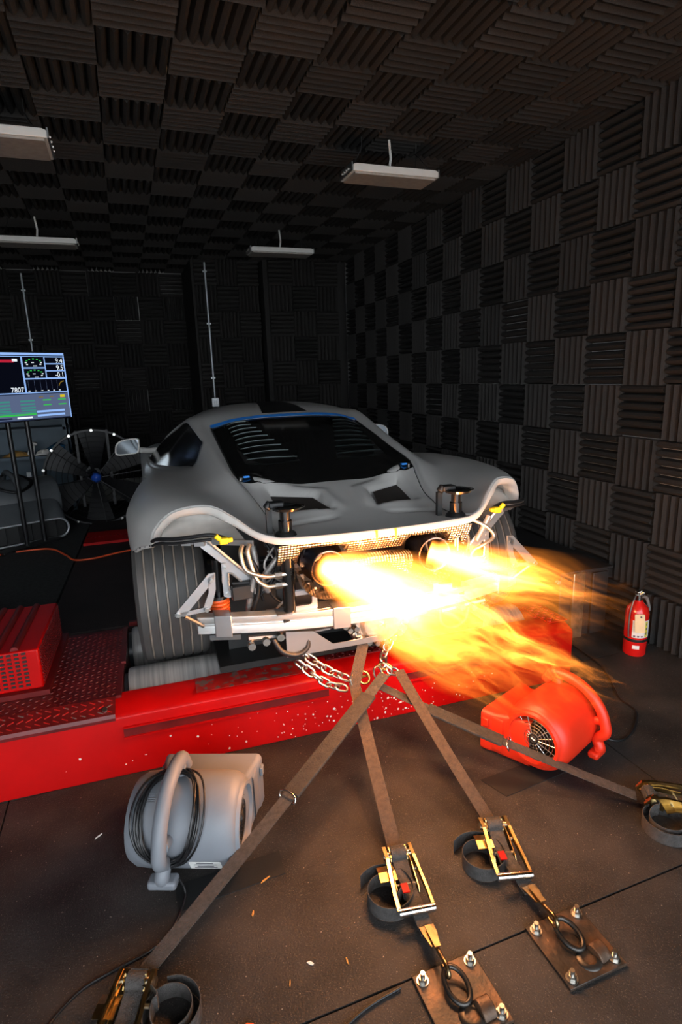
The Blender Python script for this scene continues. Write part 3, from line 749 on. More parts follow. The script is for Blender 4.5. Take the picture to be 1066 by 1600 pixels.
for sg in (-1, 1):
    rows = []
    for k in range(17):     # scalloped half collar under each outlet
        a = pi+pi*k/16
        rows.append([(.231*sg+.105*cos(a), -.74, .625+.105*sin(a)), (.231*sg+.125*cos(a), -.80, .62+.125*sin(a)), (.231*sg+.118*cos(a), -.83, .62+.118*sin(a))])
    MB().grid(rows).build('outlet_collar', 'shield_foil', car, smooth=40)
    ex = MB().lathe([(.0, .066), (-.20, .070), (-.205, .073), (-.21, .070), (-.20, .064), (-.02, .060), (.15, .060)], (.231*sg, -.62, .628), (0, 1, 0), 32).build('exhaust_tip', 'titanium', car, smooth=40)
    MB().lathe([(0, .092), (.05, .088), (.18, .086)], (.231*sg, -.72, .632), (0, 1, 0), 32).build('exhaust_can', 'burnt_steel', ex, smooth=40)
    MB().tube(crom([(.231*sg, -.55, .628), (.22*sg, -.40, .60), (.15*sg, -.25, .52), (.12*sg, 0, .45)], 6), .058, 14).build('exhaust_pipe', 'burnt_steel', ex, smooth=60)
    # bracket plate with triangle window (boomerang) carrying the deck
    P3 = lambda a, b: (a*sg, b)
    outp = [(.625, .735), (.60, .735), (.575, .72), (.50, .62), (.415, .53), (.40, .50), (.43, .485), (.515, .475), (.53, .49), (.535, .59), (.545, .64), (.60, .69)]
    inp = [(.548, .60), (.54, .605), (.53, .60), (.50, .57), (.46, .53), (.458, .52), (.465, .512), (.49, .508), (.505, .506), (.515, .51), (.52, .53), (.523, .565)]
    mb = MB(); 
    cx_, cz_ = .505, .545
    tri_o = [(.624,.631),(.575,.632),(.475,.526),(.452,.494),(.469,.479),(.609,.48),(.624,.488),(.626,.56)]
    tri_i = [(.600,.590),(.585,.585),(.536,.532),(.530,.520),(.540,.508),(.585,.508),(.600,.512),(.602,.55)]
    mb.ring([P3(*q) for q in tri_o], [P3(*q) for q in tri_i], .008*sg, (0, -.60, 0), (1, 0, 0), (0, 0, 1))
    mb.prism([P3(*q) for q in [(.626,.635),(.572,.628),(.665,.735),(.712,.742),(.70,.71)]], .008*sg, (0, -.60, 0), (1, 0, 0), (0, 0, 1))
    bp = mb.build('deck_bracket', 'alu_plate', car)
    MB().tube([(a*sg, -.605, b) for a, b in ((.672, .735), (.578, .634), (.468, .518))], .008, 6).build('bracket_rib', 'alu', bp, smooth=50)
    MB().tube([(a*sg, -.607, b) for a, b in tri_i], .005, 6, closed=True).build('bracket_flange', 'alu', bp, smooth=50)
    for a, b in ((.612, .612), (.61, .497), (.475, .496), (.505, .492)): MB().cyl((a*sg, -.60, b), (a*sg, -.612, b), .007, n=8).build('bracket_bolt', 'steel_zinc', bp)
    # forked outer bracket standing on the beam end
    mb = MB(); yy = -.70
    mb.prism([P3(*q) for q in [(.828, .472), (.815, .492), (.685, .628), (.659, .628), (.668, .596), (.79, .466)]], .010*sg, (0, yy, 0), (1, 0, 0), (0, 0, 1))
    mb.prism([P3(*q) for q in [(.659, .628), (.690, .61), (.690, .55), (.718, .484), (.700, .468), (.680, .50), (.662, .56)]], .010*sg, (0, yy, 0), (1, 0, 0), (0, 0, 1))
    mb.prism([P3(*q) for q in [(.822, .466), (.826, .482), (.70, .492), (.688, .474)]], .010*sg, (0, yy, 0), (1, 0, 0), (0, 0, 1))
    fb = mb.build('fork_bracket', 'alu_plate', car)
    for a, b in ((.812, .477), (.703, .482), (.675, .60)): MB().cyl((a*sg, yy-.001, b), (a*sg, yy-.012, b), .008, n=8).build('fork_bolt', 'steel_zinc', fb)
    MB().tube([(.79*sg, yy, .465), (.72*sg, yy+.03, .40)], .008, 6).build('fork_stay', 'alu_dark', fb)
    # coil spring damper
    hel = [(.642*sg+.036*cos(a), -.56+.036*sin(a), .385+.085*a/(2*pi*5)) for a in [k*2*pi*5/90 for k in range(91)]]
    spg = MB().tube(hel, .0085, 7).build('coil_spring', 'spring_orange', car, smooth=60)
    MB().cyl((.642*sg, -.56, .37), (.642*sg, -.56, .64), .017, n=14).cyl((.642*sg, -.56, .47), (.642*sg, -.56, .485), .042, n=18).build('damper', 'black_gloss', spg, smooth=40)
    # small channel bracket with window standing on the beam
    q = rrect(.125, .085, .006, 3); qi = rrect(.082, .045, .012, 3)
    cb = MB().ring(q, qi, .006, (.326*sg, -.745, .482), (1, 0, 0), (0, 0, 1)).box((.326*sg, -.70, .524), (.125, .09, .006)).build('channel_bracket', 'alu_plate', car)
    MB().box((.326*sg, -.735, .438), (.22, .07, .006)).build('channel_foot', 'alu_plate', cb)
    for k in (-.04, .04): MB().cyl((.326*sg+k, -.70, .527), (.326*sg+k, -.70, .537), .007, n=8).build('channel_bolt', 'steel_zinc', cb)
    # clutter of dark boxes, pipes and fittings filling the engine bay
    rr2 = random.Random(11 if sg < 0 else 12)
    for k in range(14):
        c = (rr2.uniform(.28, .55)*sg, rr2.uniform(-.62, -.48), rr2.uniform(.46, .71))
        MB().box(c, (rr2.uniform(.03, .09), .05, rr2.uniform(.03, .08)), rz=rr2.uniform(-.4, .4)).build('engine_module', rr2.choice(('black_trim', 'alu_dark', 'alu_plate', 'cast_alu')), car, bevel=.004)
    for k in range(16):
        a = V((rr2.uniform(.25, .56)*sg, rr2.uniform(-.68, -.56), rr2.uniform(.66, .72))); b = V((rr2.uniform(.25, .56)*sg, rr2.uniform(-.66, -.52), rr2.uniform(.40, .5)))
        MB().tube(crom([a, a*.7+b*.3+V((rr2.uniform(-.06, .06), -.03, 0)), a*.3+b*.7+V((rr2.uniform(-.06, .06), -.02, 0)), b], 5), rr2.choice((.006, .009, .014, .005)), 7).build('engine_hose', rr2.choice(('wire_black', 'black_trim', 'wire_black', 'cast_alu')), car, smooth=60)
# braided hoses with fittings on the left pylon
for k, (z0, dx) in enumerate(((.602, 0), (.560, .018))):
    p = [(-.545+dx*1.6, -.70, .728), (-.557+dx*1.6, -.72, .70), (-.545+dx*2, -.74, .64-.035*k), (-.50+dx, -.75, z0+.012), (-.46, -.75, z0), (-.425, -.75, z0)]
    ho = MB().tube(crom(p, 7), .0085, 9).build('braided_hose', 'braid', car, smooth=60)
    MB().cyl((-.432, -.75, z0), (-.405, -.75, z0), .014, n=6).cyl((-.405, -.75, z0), (-.385, -.75, z0), .010, n=10).build('hose_nut', 'steel_zinc', ho)
MB().tube(crom([(.45, -.70, .735), (.52, -.74, .70), (.56, -.75, .65), (.50, -.76, .62), (.46, -.75, .60)], 7), .0085, 9).build('braided_hose', 'braid', car, smooth=60)
MB().tube([(.55, -.72, .735), (.47, -.75, .64)], .012, 9).build('bay_strut', 'alu', car, smooth=60)
# aluminium crash beam with clamp sleeves
def beam_y(x): return -.805+.14*(x/.75)**2
def beam_seg(x0, x1, out, zlo, zhi, notch):
    rows = []
    for k in range(13):
        x = x0+(x1-x0)*k/12; y = beam_y(x)
        pr = [(y-out, zlo), (y-out, .400), (y-out+.006, .405), (y-out+.006, .411), (y-out, .416), (y-out, zhi), (y+.055+out, zhi), (y+.055+out, zlo)] if notch else [(y-out, zlo), (y-out, zhi), (y+.055+out, zhi), (y+.055+out, zlo)]
        rows.append([(x, p, q) for p, q in pr+[pr[0]]])
    mb = MB().grid(rows); n = len(rows[0])-1
    mb.f.append(tuple(range(n))); mb.f.append(tuple(12*(n+1)+i for i in range(n-1, -1, -1))); return mb
beam = beam_seg(-.745, .745, 0, .368, .440, True).build('bumper_beam', 'alu', car, bevel=.003)
for x, wd in ((-.645, .065), (-.175, .072), (.175, .072), (.645, .065)):
    beam_seg(x-wd/2, x+wd/2, .008, .358, .448, False).build('beam_sleeve', 'alu_plate', beam, bevel=.003)
for sg in (-1, 1): beam_seg(.58*sg, .70*sg, -.006, .338, .360, False).build('beam_foot', 'alu_dark', beam)
# undertray panel, gearbox and towing lugs
MB().prism([(-.42, -.72), (-.20, -.70), (-.02, -.56), (.02, -.40), (-.42, -.40)], .008, (0, 0, .31), (1, 0, 0), (0, 1, 0)).build('skid_plate', 'alu_plate', car)
MB().prism([(-.40, .35), (-.285, .335), (-.20, .262), (.0, .262), (.0, .238), (-.40, .236)], .006, (0, -.735, 0), (1, 0, 0), (0, 0, 1)).build('skid_flange', 'alu_plate', car)
gb = MB().bx(-.09, .16, -.70, -.2, .22, .40).build('gearbox', 'cast_alu', car, bevel=.02)
for k in range(10):
    a = pi+pi*k/9; MB().cyl((.03+.115*cos(a), -.70, .30+.085*sin(a)), (.03+.115*cos(a), -.725, .30+.085*sin(a)), .012, n=8).build('gearbox_bolt', 'steel_zinc', gb)
MB().lathe([(0, .10), (-.02, .085), (-.03, .04), (-.03, 0)], (.035, -.70, .31), (0, 1, 0), 20).build('gearbox_cover', 'cast_alu', gb, smooth=40)
for k in range(5): MB().tube([(.035, -.728, .31), (.035+.09*cos(k*1.256), -.705, .31+.08*sin(k*1.256))], .008, 6).build('gearbox_web', 'cast_alu', gb)
for k in range(6): MB().cyl((-.17+.02*k, -.68, .35-.02*k), (-.17+.02*k, -.71, .35-.02*k), .012, n=8).build('drain_bolt', 'steel_zinc', gb)
MB().bx(-.66, .66, -.52, .9, .10, .13).build('undertray', 'black_trim', car)
MB().bx(-.60, .60, -.36, -.34, .13, .74).build('bay_bulkhead', 'black_trim', car)
MB().bx(-.58, .58, -.34, .25, .60, .74).build('engine', 'black_trim', car)
MB().bx(-.86, .86, .55, 2.3, .12, .30).build('floor_pan', 'black_trim', car)
for sg in (-1, 1):
    MB().tube([(.66*sg, 0, .30), (.30*sg, -.30, .27)], .014, 8).build('control_arm', 'alu_dark', car)
    MB().tube([(.66*sg, 0, .30), (.30*sg, .25, .27)], .014, 8).build('control_arm', 'alu_dark', car)
    MB().tube([(.64*sg, -.02, .46), (.30*sg, -.22, .50)], .012, 8).build('control_arm', 'alu_dark', car)
    MB().cyl((.66*sg, 0, .35), (.10*sg, -.05, .36), .022, n=12).build('drive_shaft', 'steel_zinc', car)
    MB().tube([(.55*sg, -.70, .33), (.33*sg, -.68, .30)], .014, 8).build('lower_arm', 'alu_dark', car)
    for k in range(3): MB().cyl(((.42+.06*k)*sg, -.71, .325-.01*k), ((.42+.06*k)*sg, -.735, .325-.01*k), .016, n=8).build('arm_bolt', 'steel_zinc', car)
    hs = [(.45*sg, -.73, .32), (.42*sg, -.75, .27), (.36*sg, -.75, .245), (.31*sg, -.74, .27), (.31*sg, -.72, .33)]
    MB().tube(crom(hs, 5), .011, 8).build('drain_hose', 'wire_black', car, smooth=60)
    # wheel-house liner
    rows = []
    for k in range(13):
        a = radians(-15+125*k/12); rows.append([(.62*sg, .43*cos(a), .35+.42*sin(a)), (.97*sg, .41*cos(a), .35+.40*sin(a))])
    MB().grid(rows).build('wheel_liner', 'black_trim', car, smooth=60)

# ------------------------------------------------------------------ tie-down straps, chain, anchors
def link_mesh(R, l, wd, r):          # one chain link, long axis local x
    a = l/2-wd/2; pts = []
    for k in range(9): t = -pi/2+pi*k/8; pts.append((a+wd/2*cos(t), wd/2*sin(t), 0))
    for k in range(9): t = pi/2+pi*k/8; pts.append((-a+wd/2*cos(t), wd/2*sin(t), 0))
    return MB().tube(pts, r, 7, closed=True).mesh('link', 'steel_zinc', 60)
LINK = link_mesh(None, .060, .033, .0054)
def chain(name, pts, label, step=.042):
    P = crom(pts, 12); root = empty(name, P[0]); tag(root, label, 'chain', 'tow chains under the tail')
    # walk the path in equal steps
    acc = 0; out = [P[0]]; 
    for a, b in zip(P, P[1:]):
        d = (b-a).length
        while acc+d >= step*len(out):
            q = (step*len(out)-acc)/d if d else 0; out.append(a+(b-a)*q)
        acc += d
    for k in range(len(out)-1):
        t = (out[k+1]-out[k]).normalized(); c = (out[k]+out[k+1])/2
        x, y = frame(t); tw = (.6 if k % 2 else .6+pi/2)+rnd.uniform(-.25, .25); yy = x*cos(tw)+y*sin(tw); zz = t.cross(yy)
        o = bpy.data.objects.new('link', LINK); COL.objects.link(o); o.parent = root
        o.rotation_euler = Matrix((t, yy, zz)).transposed().to_euler(); o.location = c-out[0]
    return root
H1, H2 = V((.795, 2.12, .350)), V((.955, 2.12, .395))
c0 = cw(-.34, -.70, .235)
chain('tow_chain', [c0, c0*.5+H1*.5+V((0, -.02, -.012)), H1], 'zinc tow chain slung from the left of the undertray, upper strand')
chain('tow_chain', [c0+V((-.02, -.03, -.03)), c0*.5+H1*.5+V((-.02, -.05, -.052)), H1+V((-.015, -.02, -.03))], 'zinc tow chain slung from the left of the undertray, lower strand')
chain('tow_chain', [cw(.13, -.66, .25), H2+V((.02, .06, .02)), H2+V((-.02, -.02, -.005)), H2+V((.035, -.03, -.035))], 'short bunched zinc tow chain below the gearbox', .036)
for nm, p, lb in (('snap_hook', H1+V((.04, -.01, .0)), 'gold snap hook at the end of the left tow chain'), ('snap_hook', H2+V((-.02, -.03, -.02)), 'gold snap hook on the short chain below the gearbox')):
    r = empty(nm, p); tag(r, lb, 'hook')
    MB().tube(crom([(-.03, .02, .02), (.0, .025, .028), (.03, .01, .015), (.028, -.008, -.012), (.0, -.012, -.016), (-.016, 0, 0)], 5), .0055, 7).build('hook_body', 'gold_zinc', r, smooth=60)
    MB().box((.005, .008, .006), (.05, .012, .007), R=Quaternion((1, .3, .2)).to_matrix()).build('hook_gate', 'gold_zinc', r, bevel=.002)
    MB().tube([(.018*cos(a)-.035, .012*sin(a), .026*sin(a)) for a in [2*pi*k/14 for k in range(14)]], .0045, 6, closed=True).build('hook_eye', 'steel_zinc', r, smooth=60)

def coil(root, c, r0, r1, turns, a0, w_=.05, lead=None, m='webbing'):
    pts = [V(lead)] if lead else []
    n = int(turns*20)
    for k in range(n+1):
        a = a0+2*pi*turns*k/n; r = r0+(r1-r0)*k/n
        pts.append(V((c[0]+r*cos(a), c[1]+r*sin(a), w_/2+.002+(.02 if k < 4 else 0)*(4-k)/4)))
    pts = crom(pts, 2) if lead else pts
    return MB().ribbon(pts, w_, .0022, wdir=(0, 0, 1)).build('loose_webbing', m, root, smooth=50)
def ratchet(root, p, d, hook_to=None, lift=.02, tilt=0, L=.26):
    """ratchet buckle: p = strap entry point, d = unit direction along the floor"""
    d = V(d).normalized(); s = V((-d.y, d.x, 0)); up = V((0, 0, 1))
    P = lambda a, b, c: tuple(V(p)+d*a+s*b+up*c)
    hw = .034; ex, ey = d, up
    def plate(poly, b, m, nm, th=.003, par=None):
        mb = MB(); o = V(p)+s*b; mb.prism(poly, th, o, ex, ey); return mb.build(nm, m, par or root)
    fr = plate([(-.01, .004), (.05, -.016), (.135, -.012), (.15, .0), (.14, .012), (.06, .030), (.0, .028), (-.012, .018)], hw, 'gold_zinc', 'ratchet_frame')
    plate([(-.01, .004), (.05, -.016), (.135, -.012), (.15, .0), (.14, .012), (.06, .030), (.0, .028), (-.012, .018)], -hw-.003, 'gold_zinc', 'side_plate', par=fr)
    for b in (hw+.005, -hw-.009):       # handle cheeks, pinched outwards to the grip
        mb = MB(); top = [(-.02, .020, 0), (.0, .045, 0), (.05, .048, 0), (.10, .040, .004), (.17, .030, .009), (.225, .026, .009)]
        bot = [(-.015, .008, 0), (.0, .006, 0), (.05, .014, 0), (.10, .018, .004), (.17, .012, .009), (.225, .010, .009)]
        sg = 1 if b > 0 else -1; rows = []
        for th in (0, .003):
            rows.append([P(a, b+sg*q+th, c) for a, c, q in top]); rows.append([P(a, b+sg*q+th, c) for a, c, q in bot])
        mb.grid([rows[0], rows[1], rows[3], rows[2], rows[0]]); mb.build('handle_cheek', 'gold_zinc', fr)
        MB().ribbon([P(a, b+sg*(q+.004), c) for a, c, q in top], [.006, .011, .010, .008, .008, .009], .003).build('cheek_flange', 'gold_zinc', fr)
    MB().ribbon([P(-.005, 0, .040), P(.04, 0, .020), P(.10, 0, .004), P(.17, 0, .002)], .050, .003).build('inner_webbing', 'webbing', fr)
    MB().cyl(P(.015, -hw-.018, .022), P(.015, hw+.018, .022), .012, n=14).build('spool', 'steel_zinc', fr, smooth=40)
    for b in (-1, 1):   # toothed wheels
        n = 12; poly = []
        for k in range(n): a = 2*pi*k/n; poly += [(.015+.026*cos(a), .022+.026*sin(a)), (.015+.021*cos(a+.3), .022+.021*sin(a+.3))]
        MB().prism(poly, .004, V(p)+s*(b*(hw-.006)), ex, ey).build('ratchet_wheel', 'gold_zinc', fr)
        MB().cyl(P(.075, b*(hw+.004), .018), P(.075, b*(hw+.022), .018), .006, n=8).build('rivet', 'steel_zinc', fr)
    MB().cyl(P(.015, -hw+.008, .022), P(.015, hw-.008, .022), .024, n=18).build('webbing_roll', 'webbing', fr, smooth=40)
    MB().prism([(.045, .014), (.075, .022), (.11, .020), (.11, .017), (.075, .018), (.045, .010)], 2*hw-.012, V(p)+s*(-hw+.006), ex, ey).build('pawl', 'gold_zinc', fr)
    MB().cyl(P(.115, -hw, .0), P(.115, hw, .0), .006, n=8).build('crossbar', 'steel_zinc', fr)
    MB().prism([(.13, .024), (.165, .026), (.165, .022), (.13, .019)], .022, V(p)+s*(-.004), ex, ey).build('warning_tab', 'red_paint', fr)
    MB().cyl(P(.225, -hw-.022, .018), P(.225, hw+.022, .018), .0125, n=14).build('grip_bar', 'chrome', fr, smooth=40)
    if hook_to:
        e = V(hook_to)-V(P(.115, 0, .0)); e2 = e.normalized()
        q = lambda t: V(P(.115, 0, .002))+e*t
        MB().ribbon([q(0), q(.25), q(.58)], .046, .006, nh=(0, 0, 1)).build('hook_webbing', 'webbing', root)
        sd2 = e2.cross(V((0, 0, 1))).normalized()
        hk = MB(); hk.ribbon([q(.52)+V((0, 0, .006)), q(.62)+V((0, 0, .012)), q(.75)+V((0, 0, .014))], [.046, .042, .026], .005)
        hk.tube(crom([q(.72)+V((0, 0, .014)), q(.85)+V((0, 0, .022)), q(.97)+V((0, 0, .030)), q(1.04)+V((0, 0, .018)), q(1.0)+V((0, 0, .0)), q(.90)+V((0, 0, -.002))], 5), .0065, 8)
        hk.build('twisted_hook', 'bronze', root, smooth=50)
        MB().ribbon([q(.55)+V((0, 0, .020)), q(.80)+V((0, 0, .030))], .018, .003).build('hook_latch', 'bronze', root)
def strap(label, a, b, sleeve=None, ring=None, sag=0, m='webbing', pre=None, w_=.05):
    root = empty('ratchet_strap', b); tag(root, label, 'strap', 'ratchet tie-down straps'); b_, a_ = V(b), V(a)
    pts = []
    if pre: pts += [V(q) for q in pre]
    pts += [a_+(b_-a_)*(k/14)+V((0, 0, -sag*4*(k/14)*(1-k/14))) for k in range(15)]
    root.location = (0, 0, 0)
    MB().ribbon(pts, w_, .003).build('webbing', m, root, smooth=40)
    if sleeve:
        t0, t1 = sleeve; P = lambda t: a_+(b_-a_)*t+V((0, 0, -sag*4*t*(1-t)))
        MB().ribbon([P(t0+(t1-t0)*k/6) for k in range(7)], .068, .012).build('sleeve', 'sleeve', root, bevel=.003)
    if ring:
        P = lambda t: a_+(b_-a_)*t+V((0, 0, -sag*4*t*(1-t))); c = P(ring); d = (b_-a_).normalized(); n = V((0, 0, 1)); n = (n-d*n.dot(d)).normalized(); s = d.cross(n)
        pts = [c+s*(.033*x)+n*(.016*y)+d*(-.012*y) for x, y in ((1, -.4), (1, .6), (.5, 1), (0, 1.1), (-.5, 1), (-1, .6), (-1, -.4), (0, -.6))]
        MB().tube(crom(pts, 3, True), .0035, 7, closed=True).build('keeper_ring', 'chrome', root, smooth=60)
    return root
# four straps: ends on the floor read from the plan of the bay
r4 = strap('long tie-down strap running left past the grey blower', H2+V((-.03, -.05, -.02)), (-.125, 1.385, .045), sleeve=(.10, .50), ring=.515, sag=.012)
d4 = V((-.34, -.80, 0)); ratchet(r4, (-.135, 1.375, .032), d4); coil(r4, (-.065, 1.262, 0), .045, .085, 1.9, 2.2, lead=(-.125, 1.36, .045))
r1 = strap('brown tie-down strap ratcheted to the nearer left anchor plate', H1+V((.0, -.02, -.01)), (.70, 1.50, .045), m='webbing_brown', sag=.01, pre=[cw(-.10, -.66, .33), cw(-.06, -.72, .22)])
ratchet(r1, (.700, 1.490, .036), (-.17, -.985, 0), hook_to=(.652, 1.075, .035)); coil(r1, (.612, 1.375, 0), .040, .098, 1.55, -1.2, lead=(.66, 1.46, .05))
r2 = strap('brown tie-down strap ratcheted to the right anchor plate', H2+V((.045, -.03, -.03)), (1.075, 1.485, .045), m='webbing_brown', sag=.01)
ratchet(r2, (1.073, 1.476, .036), (-.28, -.96, 0), hook_to=(1.020, 1.085, .035)); coil(r2, (.965, 1.385, 0), .040, .096, 1.55, -1.2, lead=(1.03, 1.45, .05))
r3 = strap('grey tie-down strap running right in front of the red blower', H1+V((.10, -.03, -.03)), (1.66, 1.395, .045), sleeve=(.22, .52), ring=.545, sag=.012)
ratchet(r3, (1.685, 1.375, .036), (.80, -.42, 0)); coil(r3, (1.665, 1.265, 0), .050, .092, 1.9, 1.2, lead=(1.70, 1.37, .05))

def anchor(x, y, label, ra):
    r = empty('anchor_plate', (x, y, 0)); tag(r, label, 'anchor plate', 'floor anchor plates')
    MB().bx(-.098, .098, -.098, .098, 0, .010).build('plate', 'rusty_steel', r, bevel=.002)
    for sx in (-1, 1):
        for sy in (-1, 1):
            b = MB().cyl((sx*.075, sy*.075, .010), (sx*.075, sy*.075, .0135), .017, n=20).build('washer', 'steel_zinc', r, smooth=40)
            MB().cyl((sx*.075, sy*.075, .0135), (sx*.075, sy*.075, .026), .0125, n=6).build('nut', 'steel_zinc', b)
            MB().cyl((sx*.075, sy*.075, .026), (sx*.075, sy*.075, .040), .0068, n=10).build('stud', 'steel_zinc', b, smooth=40)
    c, s = cos(ra), sin(ra); Q = lambda a, b, z: (a*c-b*s, a*s+b*c, z)
    MB().tube([Q(q[0], q[1], .018+.020*(q[1]+.03)/.09) for q in [(.030*cos(t), .045*sin(t)+.020) for t in [2*pi*k/24 for k in range(24)]]], .0075, 8, closed=True).build('d_ring', 'ring_steel', r, smooth=60)
    MB().prism([(-.040, .010), (-.034, .022), (-.02, .032), (.0, .034), (.012, .03), (.022, .010)], .040, Q(.020, -.042, 0), Q(0, 1, 0), (0, 0, 1)).build('ring_bracket', 'rusty_steel', r, bevel=.003)
    MB().lathe([(0, .036), (.004, .033), (.005, .02)], Q(0, -.05, .010), (0, 0, 1), 20).build('weld_bead', 'ring_steel', r, smooth=60)
anchor(.668, 1.030, 'rusty square floor plate with ring, cut by the bottom edge', .05)
anchor(1.050, 1.036, 'rusty square floor plate with ring, further right at the mat seam', .15)

# ------------------------------------------------------------------ air movers
def blower(label, c, ax, m, hand_a=-.03, grille=1, sc=1.0, cord=False, stick=True, R=.152, Lh=.185):
    """snail-housing air mover: ax = axis of the drum on the floor plane, outlet faces ax turned left"""
    a = V(ax).normalized(); b = V((-a.y, a.x, 0)); zc = R+.005
    root = empty('air_mover', (c[0], c[1], 0)); tag(root, label, 'air mover', 'snail-shaped air movers')
    P = lambda x, y, z: tuple(a*x+b*y+V((0, 0, z)))
    prof = [(-Lh, 0), (-Lh, R*.70), (-Lh+.006, R*.88), (-Lh+.03, R*.975), (-Lh+.07, R), (Lh-.07, R), (Lh-.03, R*.975), (Lh-.008, R*.90), (Lh, R*.84), (Lh+.002, R*.70), (Lh-.02, R*.66), (Lh-.03, R*.64)]
    if grille < 0: prof = [(-x, r) for x, r in prof]
    MB().lathe(prof, (0, 0, zc), a, 48).build('housing', m, root, smooth=40)
    # outlet duct: flares from the drum into a rectangular mouth
    rows = []
    for y, z0, z1, w0 in ((.02, .004, .24, .155), (.10, .003, .235, .165), (.20, .002, .212, .175), (.225, .002, .215, .185), (.262, .002, .217, .188)):
        y, z0, z1, w0 = y*sc, z0*sc, z1*sc, w0*sc
        rr_ = rrect(2*w0, z1-z0, .02, 3, .02*grille*sc, (z0+z1)/2); rows.append([P(q[0], y, q[1]) for q in rr_+[rr_[0]]])
    for y, ins in ((.262, .008), (.15, .012)):
        rr_ = rrect(2*(.188-ins)*sc, (.215-2*ins)*sc, .018, 3, .02*grille*sc, .1095*sc); rows.append([P(q[0], y*sc, q[1]) for q in rr_+[rr_[0]]])
    o = MB().grid(rows).build('outlet', m, root, smooth=35)
    for k in (-.12, -.04, .04, .12): MB().box(P(k*sc+.02*grille, .24*sc, .1095*sc), (.004, .02, .19*sc), rz=math.atan2(a.y, a.x)).build('outlet_vane', m, o)
    for k in (-1, 1): MB().box(P((.02*grille+k*.191)*1*sc, .235*sc, .165*sc), (.012, .03, .035), rz=math.atan2(a.y, a.x)).build('mount_lug', m, o, bevel=.003)
    # intake grille: concentric wires, spokes, dark bowl
    gx = grille*(Lh-.012)
    MB().lathe([(gx-.06*grille, 0), (gx-.06*grille, R*.5), (gx-.02*grille, R*.66)], (0, 0, zc), a, 32).build('intake_bowl', 'black_trim', root, smooth=40)
    g = MB()
    for q in range(1, 8): 
        r = R*.66*q/7; g.tube([P(gx+.012*grille*(1-(q/7)**2), r*cos(t), zc+r*sin(t)) for t in [2*pi*k/28 for k in range(28)]], .0016, 4, closed=True)
    for k in range(16):
        t = 2*pi*k/16; g.tube([P(gx+.012*grille, 0, zc), P(gx, R*.66*cos(t), zc+R*.66*sin(t))], .0014, 4)
    tag(g.build('intake_grille', 'wire_black' if m != 'blower_red' else 'steel_zinc', root), kind='stuff')
    MB().lathe([(0, 0), (0, .022), (-.03*grille, .03)], P(gx+.012*grille, 0, zc), a, 16).build('motor_hub', 'black_trim', root, smooth=40)
    MB().lathe([(0, R*.68), (.012*grille, R*.70), (.012*grille, R*.78), (0, R*.82)], P(grille*Lh, 0, zc), a, 40).build('intake_rim', m, root, smooth=40)
    # carrying handle arched over the drum, ending in a flared foot
    hp = []
    for k in range(11):
        t = radians(58+ (192-58)*k/10); r = R+.048*sc*min(1, .35+2.2*sin(pi*k/10)**.8) ; hp.append(P(hand_a*sc-.012*k/10, r*cos(t), zc+r*sin(t)))
    hp += [P(hand_a*sc-.016, -(R+.030*sc), zc-R*.45), P(hand_a*sc-.018, -(R+.018*sc), .075)]
    h = MB().tube(crom(hp, 4), .0245*sc, 12).build('handle', m, root, smooth=60)
    MB().box(P(hand_a*sc-.018, -(R+.018*sc), .060), (.095*sc, .050*sc, .030), rz=math.atan2(a.y, a.x)).build('handle_foot', m, h, bevel=.010, seg=3)
    for t0 in (78, 165):
        t = radians(t0); MB().cyl(P(hand_a*sc, (R-.01)*cos(t), zc+(R-.01)*sin(t)), P(hand_a*sc, (R+.045*sc)*cos(t), zc+(R+.045*sc)*sin(t)), .020*sc, n=12).build('handle_post', m, h, smooth=50)
    if stick:
        t = radians(205); n = V(P(0, cos(t), sin(t))); tg = V(P(0, -sin(t), cos(t)))
        lb = MB().prism(rrect(.105*sc, .05*sc, .004, 2), .001, V(P(.085*sc, (R+.001)*cos(t), zc+(R+.001)*sin(t))), a, tg*-1*-1).build('rating_label', 'label_white', root)
        for k in range(4): MB().prism(rrect(.075-.02*(k % 2), .004, .001, 1), .0006, V(P(.085*sc, (R+.0022)*cos(t), zc+(R+.0022)*sin(t)))+tg*(.014-.010*k), a, tg).build('label_print', 'label_ink', lb)
        for sx in (-.11, ):
            for q in range(5):
                t = radians(112+2.6*q); MB().box(P(sx*sc, (R+.001)*cos(t), zc+(R+.001)*sin(t)), (.05, .002, .002), rz=math.atan2(a.y, a.x)).build('moulded_rib', m, root)
    if cord:
        rg = random.Random(5)
        for k in range(9):
            wa = .062+.006*k % .03+rg.uniform(0, .018); t0, t1 = radians(86-rg.uniform(0, 12)), radians(186+rg.uniform(0, 10)); pts = []
            for q in range(28):
                s_ = 2*pi*q/28; t = (t0+t1)/2+(t1-t0)/2*cos(s_)*(1.0); x = hand_a*sc+wa*sin(s_)*1.15; r = R+.010+.006*rg.random()+.004*(k % 3)
                pts.append(P(x, r*cos(t), zc+r*sin(t)))
            MB().tube(crom(pts, 2, True), .0038, 6, closed=True).build('wrapped_cord', 'cord_black', root, smooth=60)
    return root
blower('grey plastic air mover with wrapped cord standing on the floor', (.055, 1.80), (.925, -.38, 0), 'blower_grey', -.03, 1, 1.0, cord=True)
blower('red plastic air mover under the flames', (1.575, 1.765), (.93, .37, 0), 'blower_red', .10, -1, .90, stick=False, R=.148, Lh=.162)
def cable(name, pts, r, m, label):
    return tag(MB().tube(crom(pts, 8), r, 7).build(name, m, None, smooth=60), label, 'cable')
cable('power_cord', [(-.005, 1.655, .06), (0.008, 1.633, 0.006), (-0.04, 1.532, 0.006), (-0.108, 1.483, 0.006), (-0.205, 1.461, 0.006), (-0.288, 1.437, 0.006), (-0.355, 1.384, 0.006), (-0.387, 1.332, 0.006)], .0045, 'cord_black', 'thin black cord running over the floor from the grey air mover')
